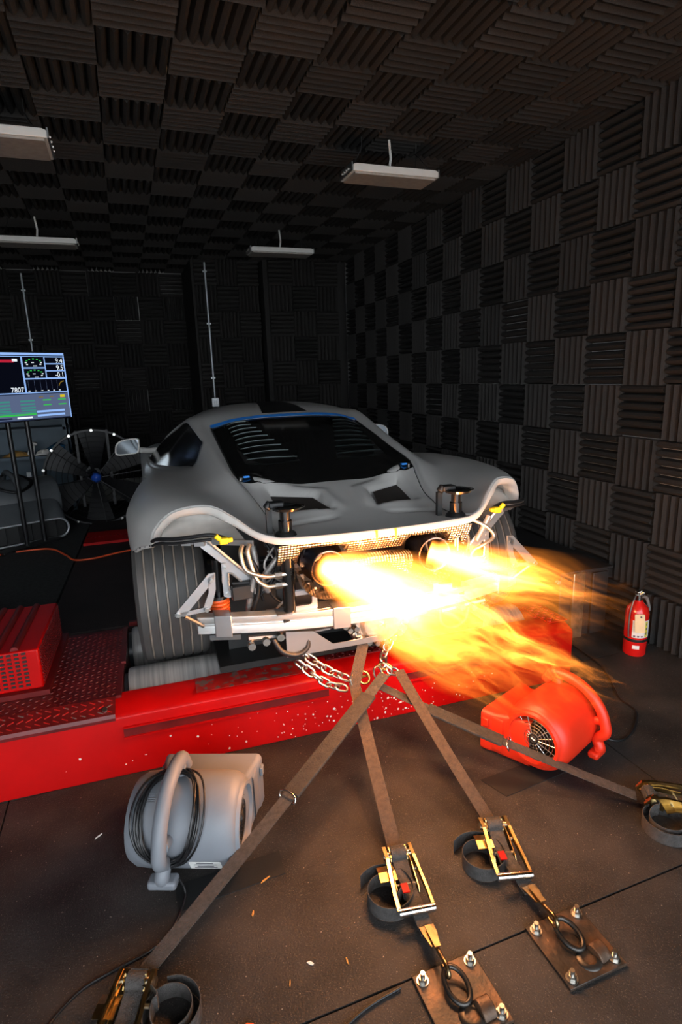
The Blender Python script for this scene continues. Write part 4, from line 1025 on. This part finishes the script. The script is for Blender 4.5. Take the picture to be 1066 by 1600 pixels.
cable('power_cord', [(1.80, 1.80, .03), (1.90, 1.72, .006), (2.02, 1.75, .005), (2.16, 1.86, .005), (2.18, 1.98, .005), (2.25, 2.10, .005), (2.34, 2.28, .005), (2.38, 2.55, .005)], .0055, 'cord_black', 'black cord curling on the floor behind the red air mover')
cable('floor_cable', [(.16, 1.02, .006), (.30, 1.06, .006), (.42, 1.10, .006), (.53, 1.115, .006)], .004, 'cord_black', 'thin cable along the mat seam by the near anchor plate')

# ------------------------------------------------------------------ fire extinguisher
ext = empty('fire_extinguisher', (2.64, 2.33, 0)); ext.scale = (.93, .93, .95); tag(ext, 'red fire extinguisher with paper tag standing by the foam wall', 'extinguisher')
MB().lathe([(0, 0), (0, .062), (.01, .068), (.27, .068), (.305, .058), (.33, .032), (.345, .024), (.35, 0)], (0, 0, 0), (0, 0, 1), 40).build('cylinder', 'ext_red', ext, smooth=40)
MB().lathe([(0, .0685), (.009, .0695), (.018, .0685)], (0, 0, .095), (0, 0, 1), 40).build('band', 'black_trim', ext, smooth=40)
def curved(a0, a1, z0, z1, r, m, nm, n=10):
    rows = [[(r*cos(radians(a0+(a1-a0)*k/n)), r*sin(radians(a0+(a1-a0)*k/n)), z) for k in range(n+1)] for z in (z0, z1)]
    return MB().grid(rows).build(nm, m, ext, smooth=60)
lab = curved(205, 320, .125, .235, .0688, 'label_white', 'label')
curved(268, 285, .13, .23, .0692, 'yellow_ink', 'label_stripe')
for k in range(3): curved(273, 280, .145+.03*k, .16+.03*k, .0695, 'label_ink', 'label_mark')
for k in range(3): curved(212+18*k, 222+18*k, .130, .140, .0695, 'label_ink', 'label_print')
curved(212, 245, .052, .075, .0692, 'label_white', 'sticker')
tg_ = MB().prism(rrect(.058, .115, .008, 3), .0015, (-.045, -.066, .225), (.86, -.50, 0), (0, .10, 1)).build('paper_tag', 'tag_tan', ext)
MB().cyl((-.045, -.070, .268), (-.046, -.074, .268), .005, n=8).build('tag_eyelet', 'label_ink', tg_)
MB().cyl((0, 0, .345), (0, 0, .385), .020, n=16).cyl((0, 0, .37), (.02, -.02, .40), .016, n=12).build('valve', 'chrome', ext, bevel=.003)
MB().prism([(-.02, .385), (.02, .395), (.075, .385), (.085, .378), (.03, .378), (-.02, .375)], .022, (0, .011, 0), (1, 0, 0), (0, 0, 1)).build('lever', 'chrome', ext, bevel=.003)
MB().prism([(-.02, .40), (.01, .412), (.05, .405), (.06, .398), (-.02, .392)], .022, (0, .011, 0), (1, 0, 0), (0, 0, 1)).build('squeeze_lever', 'chrome', ext, bevel=.003)
MB().tube(crom([(.02, -.01, .37), (.055, -.012, .35), (.075, -.012, .30), (.082, -.012, .27)], 5), [.010]*16, 10).build('nozzle', 'cast_alu', ext, smooth=60)
MB().tube(crom([(-.02, 0, .38), (-.06, -.02, .36), (-.082, -.02, .28), (-.084, -.02, .18), (-.078, -.02, .13)], 5), .0045, 8).build('hose', 'alu_dark', ext, smooth=60)

# ------------------------------------------------------------------ black equipment cabinet behind the dyno end
cb = empty('equipment_cabinet', dw(2.23, 2.74, 0), DR); tag(cb, 'black metal equipment cabinet beside the foam wall behind the flames', 'cabinet')
MB().bx(0, .36, 0, 1.55, 0, .42).build('body', 'box_black', cb, bevel=.006)
MB().bx(-.01, .38, -.01, 1.57, .42, .435).build('lid', 'box_black', cb, bevel=.004)
MB().bx(.08, .165, -.022, -.002, .0, .425).build('corner_plate', 'polished_edge', cb, bevel=.004)
MB().bx(.225, .335, -.020, -.002, .01, .41).build('door_panel', 'box_black', cb, bevel=.004)
MB().cyl((-.02, -.012, .38), (-.02, .01, .38), .012, n=10).build('knob', 'bright_bolt', cb)
MB().bx(-.205, -.012, .18, 1.5, .25, .40).build('side_case', 'box_black', cb, bevel=.006)
for k in range(2): MB().ring(circ(.05-.012*k, 20, ry=.022), circ(.036-.012*k, 20, ry=.014), .002, (-.12+.02*k, .95-.14*k, .401), (1, 0, 0), (0, 1, 0)).build('white_mark', 'label_white', cb)

# ------------------------------------------------------------------ screen on a stand
tvc = V((-.82, 5.30, 1.625)); tv_rz = .70
tv = empty('television', (tvc.x, tvc.y, 0), tv_rz); tag(tv, 'flat screen on a pole stand showing dyno gauges and numbers', 'screen')
W2, H2_ = .48, .268; ZC_ = tvc.z
MB().box((0, .022, ZC_), (2*W2+.016, .035, 2*H2_+.016)).build('frame', 'tv_frame', tv, bevel=.004)
scr = MB().box((0, .003, ZC_), (2*W2, .004, 2*H2_)).build('display', 'scr_bg', tv)
def fx_(x): return x*.61/.41 if x < .41 else (.61+(x-.41)*.20/.29 if x < .70 else .81+(x-.70)*.19/.30)
def sp(x0, x1, z0, z1, m, d=.001):      # fractions of the display, x from the left, z from the top
    X = lambda x: -W2+2*W2*fx_(x); Z = lambda z: ZC_+H2_-2*H2_*z
    return MB().bx(X(x0), X(x1), -d-.0003, -d, Z(z1), Z(z0)).build('screen_area', m, scr)
def st(txt, x, z, h, m, d=.0022, al='RIGHT'):
    cu = bpy.data.curves.new('screen_text', 'FONT'); cu.body = txt; cu.size = h*2*H2_*1.38; cu.align_x = al
    ob = bpy.data.objects.new('tmp', cu); COL.objects.link(ob); dg = bpy.context.evaluated_depsgraph_get(); dg.update()
    me = bpy.data.meshes.new_from_object(ob.evaluated_get(dg)); bpy.data.objects.remove(ob)
    o = bpy.data.objects.new('screen_text', me); COL.objects.link(o); o.parent = scr; me.materials.clear(); me.materials.append(M[m])
    o.rotation_euler = (pi/2, 0, 0); o.location = (-W2+2*W2*fx_(x), -d, ZC_+H2_-2*H2_*z)
sp(0, 1, 0, .035, 'scr_bar'); sp(.0, .985, .05, .60, 'scr_bar', .0008)
sp(.01, .40, .06, .585, 'scr_black'); sp(.41, .69, .06, .215, 'scr_black'); sp(.41, .69, .235, .375, 'scr_black')
for k in range(3): sp(.705, .98, .065+.107*k, .155+.107*k, 'scr_black')
sp(.41, .98, .395, .585, 'scr_black'); sp(0, .985, .615, .985, 'scr_grey', .0008); sp(.985, 1, .035, 1, 'scr_bar')
for k, t in enumerate(('9.4', '9.5', '-0.1')): st(t, .97, .15+.107*k, .075, 'scr_white')
st('7807', .395, .578, .075, 'scr_white')
sp(.26, .36, .105, .145, 'scr_red', .0016); sp(.24, .27, .09, .13, 'scr_white', .0016); sp(.35, .38, .09, .13, 'scr_white', .0016)
for k in range(6): sp(.06, .22-.02*(k % 3), .20+.058*k, .225+.058*k, 'scr_violet', .0016)
for cz in (.145, .312):
    for k in range(9):
        t = radians(-30+240*k/8); X, Z = .55+.10*cos(t), cz-.055*sin(t); sp(X-.012, X+.012, Z-.007, Z+.007, 'scr_green' if 1 < k < 7 else 'scr_white', .0016)
    sp(.52, .555, cz-.005, cz+.005, 'scr_white', .0016); sp(.54, .59, cz+.045, cz+.055, 'scr_white', .0016)
for k in range(6): sp(.44+.08*k, .442+.08*k, .41, .55, 'scr_grey', .0014); sp(.43+.085*k, .455+.085*k, .56, .57, 'scr_white', .0016)
for k in range(7): t = radians(95+10*k); sp(.95+.09*cos(t)-.006, .95+.09*cos(t)+.006, .54-.11*sin(t)-.008, .54-.11*sin(t)+.008, 'scr_brown', .0016)
for z in (.70, .75, .80, .84): sp(.05, .30, z, z+.025, 'scr_teal', .0016); sp(.36, .49, z, z+.022, 'scr_teal', .0016)
for z in (.70, .775): sp(.60, .71, z, z+.018, 'scr_green', .0016); sp(.82, .94, z, z+.018, 'scr_green', .0016)
for x in (.55, .70): sp(x, x+.06, .655, .668, 'scr_brown', .0016)
sp(.86, .93, .64, .68, 'scr_yellow', .0016); sp(.0, .49, .875, .895, 'scr_teal', .0016); sp(.05, .49, .90, .925, 'scr_green', .0016)
for z in (.865, .925): sp(.50, .90, z, z+.03, 'scr_bar', .0016)
sp(.33, .43, .945, .97, 'scr_white', .0016); sp(.0, .3, .945, .97, 'scr_bg', .0016)
for x in (.10, -.06): MB().cyl((x, .06, .302), (x, .06, ZC_-.1), .019, n=14).build('pole', 'tv_frame', tv, smooth=40)
MB().bx(-.3, .24, .0, .12, .302, .325).build('stand_foot', 'tv_frame', tv, bevel=.004)
MB().bx(-.18, .12, .04, .08, ZC_-.14, ZC_+.1).build('mount', 'tv_frame', tv)

# ------------------------------------------------------------------ blue tool cart with rags behind the screen
ct = empty('tool_cart', (-1.15, 6.75, .0)); tag(ct, 'dark blue steel shelf cart behind the screen', 'cart')
MB().bx(-.75, .52, .36, .38, .30, 1.30).build('back_panel', 'cabinet_blue', ct)
for x in (-.74, .50): 
    for y in (0, .36): MB().bx(x, x+.035, y, y+.035, .30, 1.32).build('post', 'cabinet_blue', ct)
for z in (.42, .88, 1.17): MB().bx(-.74, .53, 0, .38, z, z+.03).build('shelf', 'cabinet_blue', ct)
MB().bx(.10, .14, -.01, .0, .45, .75).build('drawer_pull', 'conduit', ct)
def rag(name, c, s, m, label, cat, seed):
    rg = random.Random(seed); rows = []
    for i in range(9):
        r = []
        for j in range(9):
            u, v = (i-4)/4, (j-4)/4; r.append((c[0]+u*s[0]+rg.uniform(-.02, .02), c[1]+v*s[1]+rg.uniform(-.01, .01), c[2]+s[2]*max(0, 1-u*u)*max(.05, 1-v*v)*rg.uniform(.6, 1.1)+.002))
        rows.append(r)
    return tag(MB().grid(rows).build(name, m, None, smooth=70), label, cat)
rag('shop_rag', (-.74, 6.90, .912), (.13, .13, .12), 'rag_blue', 'crumpled blue shop rag on the cart shelf', 'rag', 1)
rag('shop_rag', (-.86, 6.82, .912), (.09, .06, .07), 'rag_white', 'crumpled white rag on the cart shelf', 'rag', 2)
rag('work_glove', (-1.13, 6.86, .912), (.12, .09, .06), 'glove_tan', 'tan work glove lying on the cart shelf', 'glove', 3)
tag(MB().cyl((-1.0, 6.85, .912), (-.97, 6.85, 1.02), .035, .025, n=14).cyl((-.97, 6.85, 1.02), (-.965, 6.85, 1.05), .045, n=12).build('spray_can', 'rag_white', None, bevel=.006), 'small pale can standing on the cart shelf', 'can')

# ------------------------------------------------------------------ drum fan
fan = empty('drum_fan', (-.345, 6.10, .302)); tag(fan, 'large black drum fan with blue hub left of the car', 'fan')
FR, FZ = .450, .44
MB().lathe([(-.10, FR), (-.10, FR+.018), (.0, FR+.006), (.10, FR+.018), (.10, FR), (0, FR-.006), (-.10, FR)], (0, 0, FZ), (0, 1, 0), 64).build('drum', 'fan_black', fan, smooth=40)
for k in range(14):
    t = 2*pi*k/14+.2; MB().cyl((FR*1.02*cos(t), -.105, FZ+FR*1.02*sin(t)), (FR*1.02*cos(t), -.125, FZ+FR*1.02*sin(t)), .013, n=8).build('rim_bolt', 'bright_bolt', fan)
MB().lathe([(-.06, 0), (-.055, .03), (-.03, .048), (.04, .05)], (0, -.05, FZ), (0, 1, 0), 20).build('hub', 'hub_blue', fan, smooth=50)
MB().lathe([(-.012, .05), (.02, .07), (.10, .07)], (-.03, -.01, FZ+.03), (0, 1, 0), 18).build('hub_nut', 'alu', fan, smooth=50)
for k in range(6):
    t = 2*pi*k/6+.5; c, s = cos(t), sin(t); rows = []
    for q in range(6):
        r = .06+q*.078; wd = .035+.020*q; rows.append([(r*c-wd*s, -.035, FZ+r*s+wd*c), (r*c, 0, FZ+r*s), (r*c+wd*s, .035, FZ+r*s-wd*c)])
    MB().grid(rows).build('blade', 'alu_dark' if k == 0 else 'fan_black', fan, smooth=60)
for k in range(8):
    t = 2*pi*k/8+.1; MB().tube([(.05*cos(t), -.10, FZ+.05*sin(t)), (FR*cos(t), -.10, FZ+FR*sin(t))], .004, 5).build('guard_spoke', 'fan_black', fan)
for q in range(1, 9):
    r = FR*q/9; MB().tube([(r*cos(t), -.10, FZ+r*sin(t)) for t in [2*pi*k/40 for k in range(40)]], .0022, 4, closed=True).build('guard_ring', 'fan_black', fan)
for x in (-.14, .14): MB().bx(x-.012, x+.012, .02, .05, FZ-.3, FZ+FR).build('motor_strut', 'fan_black', fan)
for sg in (-1, 1):
    MB().tube([(sg*.38, 0, FZ-.30), (sg*.42, 0, .05), (sg*.42, -.25, .03)], .02, 8).build('leg', 'fan_black', fan)
    MB().lathe([(-.02, .02), (-.02, .052), (.02, .052), (.02, .02)], (sg*.42, -.26, .053), (1, 0, 0), 20).build('caster', 'cast_alu', fan, smooth=40)

# ------------------------------------------------------------------ dark blower at the far left
fb_ = empty('floor_blower', (-1.02, 5.70, .302), .38); tag(fb_, 'dark grey floor blower with oval outlet at the left edge', 'blower')
MB().lathe([(-.36, 0), (-.36, .17), (-.35, .20), (-.32, .215), (.32, .215), (.35, .20), (.36, .17), (.36, 0)], (0, .05, .31), (1, 0, 0), 40).build('drum', 'blower_dark', fb_, smooth=40)
rows = []
for y, w_, h_ in ((.05, .33, .21), (-.15, .33, .19), (-.30, .335, .085)):
    q = rrect(2*w_, 2*h_, min(h_*.95, .085), 5, 0, .22 if y > 0 else (.17 if y > -.2 else .10)); rows.append([(a, y, b) for a, b in q+[q[0]]])
MB().grid(rows).build('duct', 'blower_dark', fb_, smooth=50)
MB().tube([(a, -.305, b) for a, b in rrect(.67, .17, .084, 6, 0, .10)], .011, 8, closed=True).build('outlet_rim', 'conduit', fb_, smooth=60)
for k in range(6): MB().bx(-.26+.1*k, -.255+.1*k, -.30, -.26, .02, .18).build('outlet_vane', 'black_trim', fb_)
MB().bx(-.32, .32, -.27, -.25, .02, .18).build('outlet_dark', 'black_trim', fb_)
MB().tube(crom([(.02, -.17, .46), (0, -.14, .545), (-.02, .0, .60), (-.02, .16, .55), (-.02, .20, .47)], 6), .022, 10).build('handle', 'blower_dark', fb_, smooth=60)
for k in range(3): MB().tube(crom([(-.15+.01*k, -.10, .50), (0, -.19+.01*k, .44), (.15-.01*k, -.10, .50), (.06, .06, .565), (-.06, .06, .565)], 6, True), .009, 6, closed=True).build('wrapped_cord', 'cord_black', fb_, smooth=60)
cable('extension_cord', [(-1.75, 5.05, .31), (-1.2, 5.12, .31), (-.95, 5.18, .31), (-.72, 5.15, .31), (-.58, 4.9, .31), (-.50, 4.72, .31), (-.36, 4.70, .31), (-.18, 4.78, .31), (.05, 4.85, .31)], .008, 'cord_orange', 'orange extension cord snaking over the dark deck')
tag(MB().tube([(-1.0+.12*cos(a), 3.55+.12*sin(a), .315) for a in [2*pi*k/24 for k in range(24)]], .014, 8, closed=True).build('hose_loop', 'yellow_hose', None, smooth=60), 'yellow hose loop behind the red brake cover', 'hose')

# ------------------------------------------------------------------ small things on the floor
def patch(pts, label):
    tag(MB().prism(pts, .003, (0, 0, 0), (1, 0, 0), (0, 1, 0)).build('rubber_patch', 'patch_black', None), label, 'floor patch', 'black patches on the floor')
patch([(-.02, 1.585), (.335, 1.60), (.338, 1.70), (-.02, 1.69)], 'black rubber strip on the floor beneath the grey air mover')
patch([(1.24, 1.62), (1.60, 1.65), (1.56, 1.76), (1.20, 1.74)], 'black rubber strip on the floor beneath the red air mover')
def bit(x, y, l, w_, h_, a, m, name, label, cat):
    tag(MB().prism([(-l/2, -w_/2), (l*.1, -w_*.6), (l/2, -w_*.2), (l/2, w_*.5), (-l*.2, w_*.55)], h_, (0, 0, 0), (1, 0, 0), (0, 1, 0)).build(name, m, None, loc=(x, y, .001), rz=a), label, cat)
bit(.322, 1.275, .020, .008, .002, -.9, 'paper_white', 'paper_scrap', 'small white paper scrap on the floor', 'scrap')
bit(.422, 1.240, .022, .004, .003, 1.45, 'wood_dry', 'wood_splinter', 'orange splinter nearest the white paper scrap', 'splinter')
bit(.252, 1.240, .020, .003, .003, 1.2, 'wood_dry', 'wood_splinter', 'orange splinter left of the white paper scrap', 'splinter')
bit(.265, 1.600, .038, .005, .003, .35, 'wood_dry', 'wood_splinter', 'longest orange splinter on the black strip', 'splinter')
bit(.20, 1.49, .022, .005, .003, 1.1, 'wood_dry', 'wood_splinter', 'tiny orange splinter below the black strip', 'splinter')
bit(-.27, 2.02, .030, .004, .003, .6, 'paper_white', 'dry_stalk', 'thin pale stalk left of the grey air mover', 'stalk')
oc = MB().prism([(-.03, .02), (-.005, .03), (.012, .022), (.006, .006), (.018, -.012), (.030, -.03), (.018, -.036), (.002, -.012), (-.010, .004), (-.026, .006)], .012, (0, 0, 0), (1, 0, 0), (0, 1, 0)).build('plastic_clip', 'orange_clip', None, bevel=.002, loc=(.125, 1.15, .0))
tag(oc, 'broken orange plastic clip at the bottom edge', 'clip')

# ------------------------------------------------------------------ flames
def flame_mat(name, L, r0, r1, k_core, seed, bend, gain, hot):
    m = bpy.data.materials.new(name); m.use_nodes = True; nt = m.node_tree; N = nt.nodes; K = nt.links
    N.remove(N['Principled BSDF']); out = N['Material Output']
    tc = N.new('ShaderNodeTexCoord'); sep = N.new('ShaderNodeSeparateXYZ'); K.new(tc.outputs['Object'], sep.inputs[0])
    def mth(op, a, b=None, c=None, clamp=False):
        n = N.new('ShaderNodeMath'); n.operation = op; n.use_clamp = clamp
        for i, x in enumerate((a, b, c)):
            if x is None: continue
            if isinstance(x, (int, float)): n.inputs[i].default_value = x
            else: K.new(x, n.inputs[i])
        return n.outputs[0]
    def noise(vec, sc, det=3, dist=0):
        n = N.new('ShaderNodeTexNoise'); n.inputs['Scale'].default_value = sc; n.inputs['Detail'].default_value = det; n.inputs['Distortion'].default_value = dist
        K.new(vec, n.inputs['Vector']); return n
    X = sep.outputs[0]; t = mth('DIVIDE', X, L)
    mp = N.new('ShaderNodeMapping'); mp.inputs['Scale'].default_value = (1.6, 3.2, 3.2); mp.inputs['Location'].default_value = (seed, seed*.7, 0); K.new(tc.outputs['Object'], mp.inputs[0])
    w1 = noise(mp.outputs[0], 1.7, 2); sw = N.new('ShaderNodeSeparateColor'); K.new(w1.outputs['Color'], sw.inputs[0])
    amp = mth('MULTIPLY', mth('POWER', mth('MAXIMUM', t, 0), 1.1), .62*r1/.30)
    Yw = mth('ADD', sep.outputs[1], mth('MULTIPLY', mth('SUBTRACT', sw.outputs[0], .5), amp))
    Zw = mth('ADD', sep.outputs[2], mth('MULTIPLY', mth('SUBTRACT', sw.outputs[1], .5), amp))
    r = mth('SQRT', mth('ADD', mth('MULTIPLY', Yw, Yw), mth('MULTIPLY', Zw, Zw)))
    R = mth('ADD', r0, mth('MULTIPLY', mth('POWER', mth('MAXIMUM', t, 0), .62), r1-r0)); q = mth('DIVIDE', r, R)
    cm = N.new('ShaderNodeCombineXYZ'); K.new(mth('MULTIPLY', X, 1.6), cm.inputs[0]); K.new(mth('MULTIPLY', Yw, 16), cm.inputs[1]); K.new(mth('MULTIPLY', Zw, 16), cm.inputs[2])
    st1 = noise(cm.outputs[0], 1.0, 5, 1.1).outputs['Fac']
    st2 = noise(cm.outputs[0], 2.6, 3, .5).outputs['Fac']
    s = mth('ADD', mth('MULTIPLY', st1, .7), mth('MULTIPLY', st2, .3))
    # dense near the outlet, breaking into streaks with distance
    ss = mth('DIVIDE', mth('SUBTRACT', s, mth('ADD', .24, mth('MULTIPLY', t, .36))), .17, clamp=True)
    g1 = mth('POWER', 2.718, mth('MULTIPLY', mth('MULTIPLY', q, q), -6.2)); g2 = mth('POWER', 2.718, mth('MULTIPLY', mth('MULTIPLY', q, q), -2.2))
    edge = mth('MULTIPLY', mth('SUBTRACT', 1.12, q), 4, clamp=True); fall = mth('MULTIPLY', mth('SUBTRACT', 1.0, t), 3, clamp=True)
    core = mth('MULTIPLY', mth('MULTIPLY', mth('POWER', 2.718, mth('MULTIPLY', t, -k_core)), hot), g1)
    outer = mth('MULTIPLY', mth('MULTIPLY', g2, gain), mth('SUBTRACT', 1.15, mth('MULTIPLY', t, .6)))
    I = mth('MULTIPLY', mth('MULTIPLY', mth('POWER', ss, 2.3), mth('ADD', core, outer)), mth('MULTIPLY', edge, fall))
    e = N.new('ShaderNodeEmission'); e.inputs[0].default_value = (1.0, .28, .032, 1); K.new(I, e.inputs[1])
    K.new(e.outputs[0], out.inputs['Volume']); return m
def flame(name, a, b, r0, r1, label, lights, seed, k_core, hot, gain=1.0):
    a, b = V(a), V(b); d = b-a; L = d.length; x = d.normalized(); y = V((0, 0, 1)).cross(x).normalized(); z = x.cross(y)
    mb = MB(); prof = [(-.03, 0), (-.03, r0*1.0), (.0, r0*1.05)]+[(L*k/10, (r0+(r1-r0)*(k/10)**.62)*1.12) for k in range(1, 11)]+[(L, 0)]
    mb.lathe(prof, (0, 0, 0), (1, 0, 0), 24); o = mb.build(name, flame_mat(name, L, r0, r1, k_core, seed, 0, gain, hot), None, smooth=40)
    o.rotation_euler = Matrix((x, y, z)).transposed().to_euler(); o.location = a; tag(o, label, 'flame', 'exhaust flames')
    for t, pw, rad in lights:
        l = bpy.data.lights.new('flame_glow', 'POINT'); l.energy = pw; l.color = (1.0, .66, .38); l.shadow_soft_size = rad
        lo = bpy.data.objects.new('flame_glow', l); COL.objects.link(lo); lo.parent = o; lo.location = (L*t, 0, 0)
E1, E2 = cw(-.231, -.835, .63), cw(.231, -.835, .63)
flame('exhaust_flame', E1, (1.245, 1.06, .735), .062, .28, 'large roaring flame from the left exhaust outlet', ((.09, 6, .04), (.31, 11, .06), (.52, 8, .08)), 3.1, 3.4, 1300, 58)
flame('exhaust_flame', E2, (1.80, 1.46, .705), .058, .175, 'smaller flame from the right exhaust outlet reaching towards the extinguisher', ((.10, 4, .04), (.36, 6, .05)), 8.4, 4.4, 950, 52)
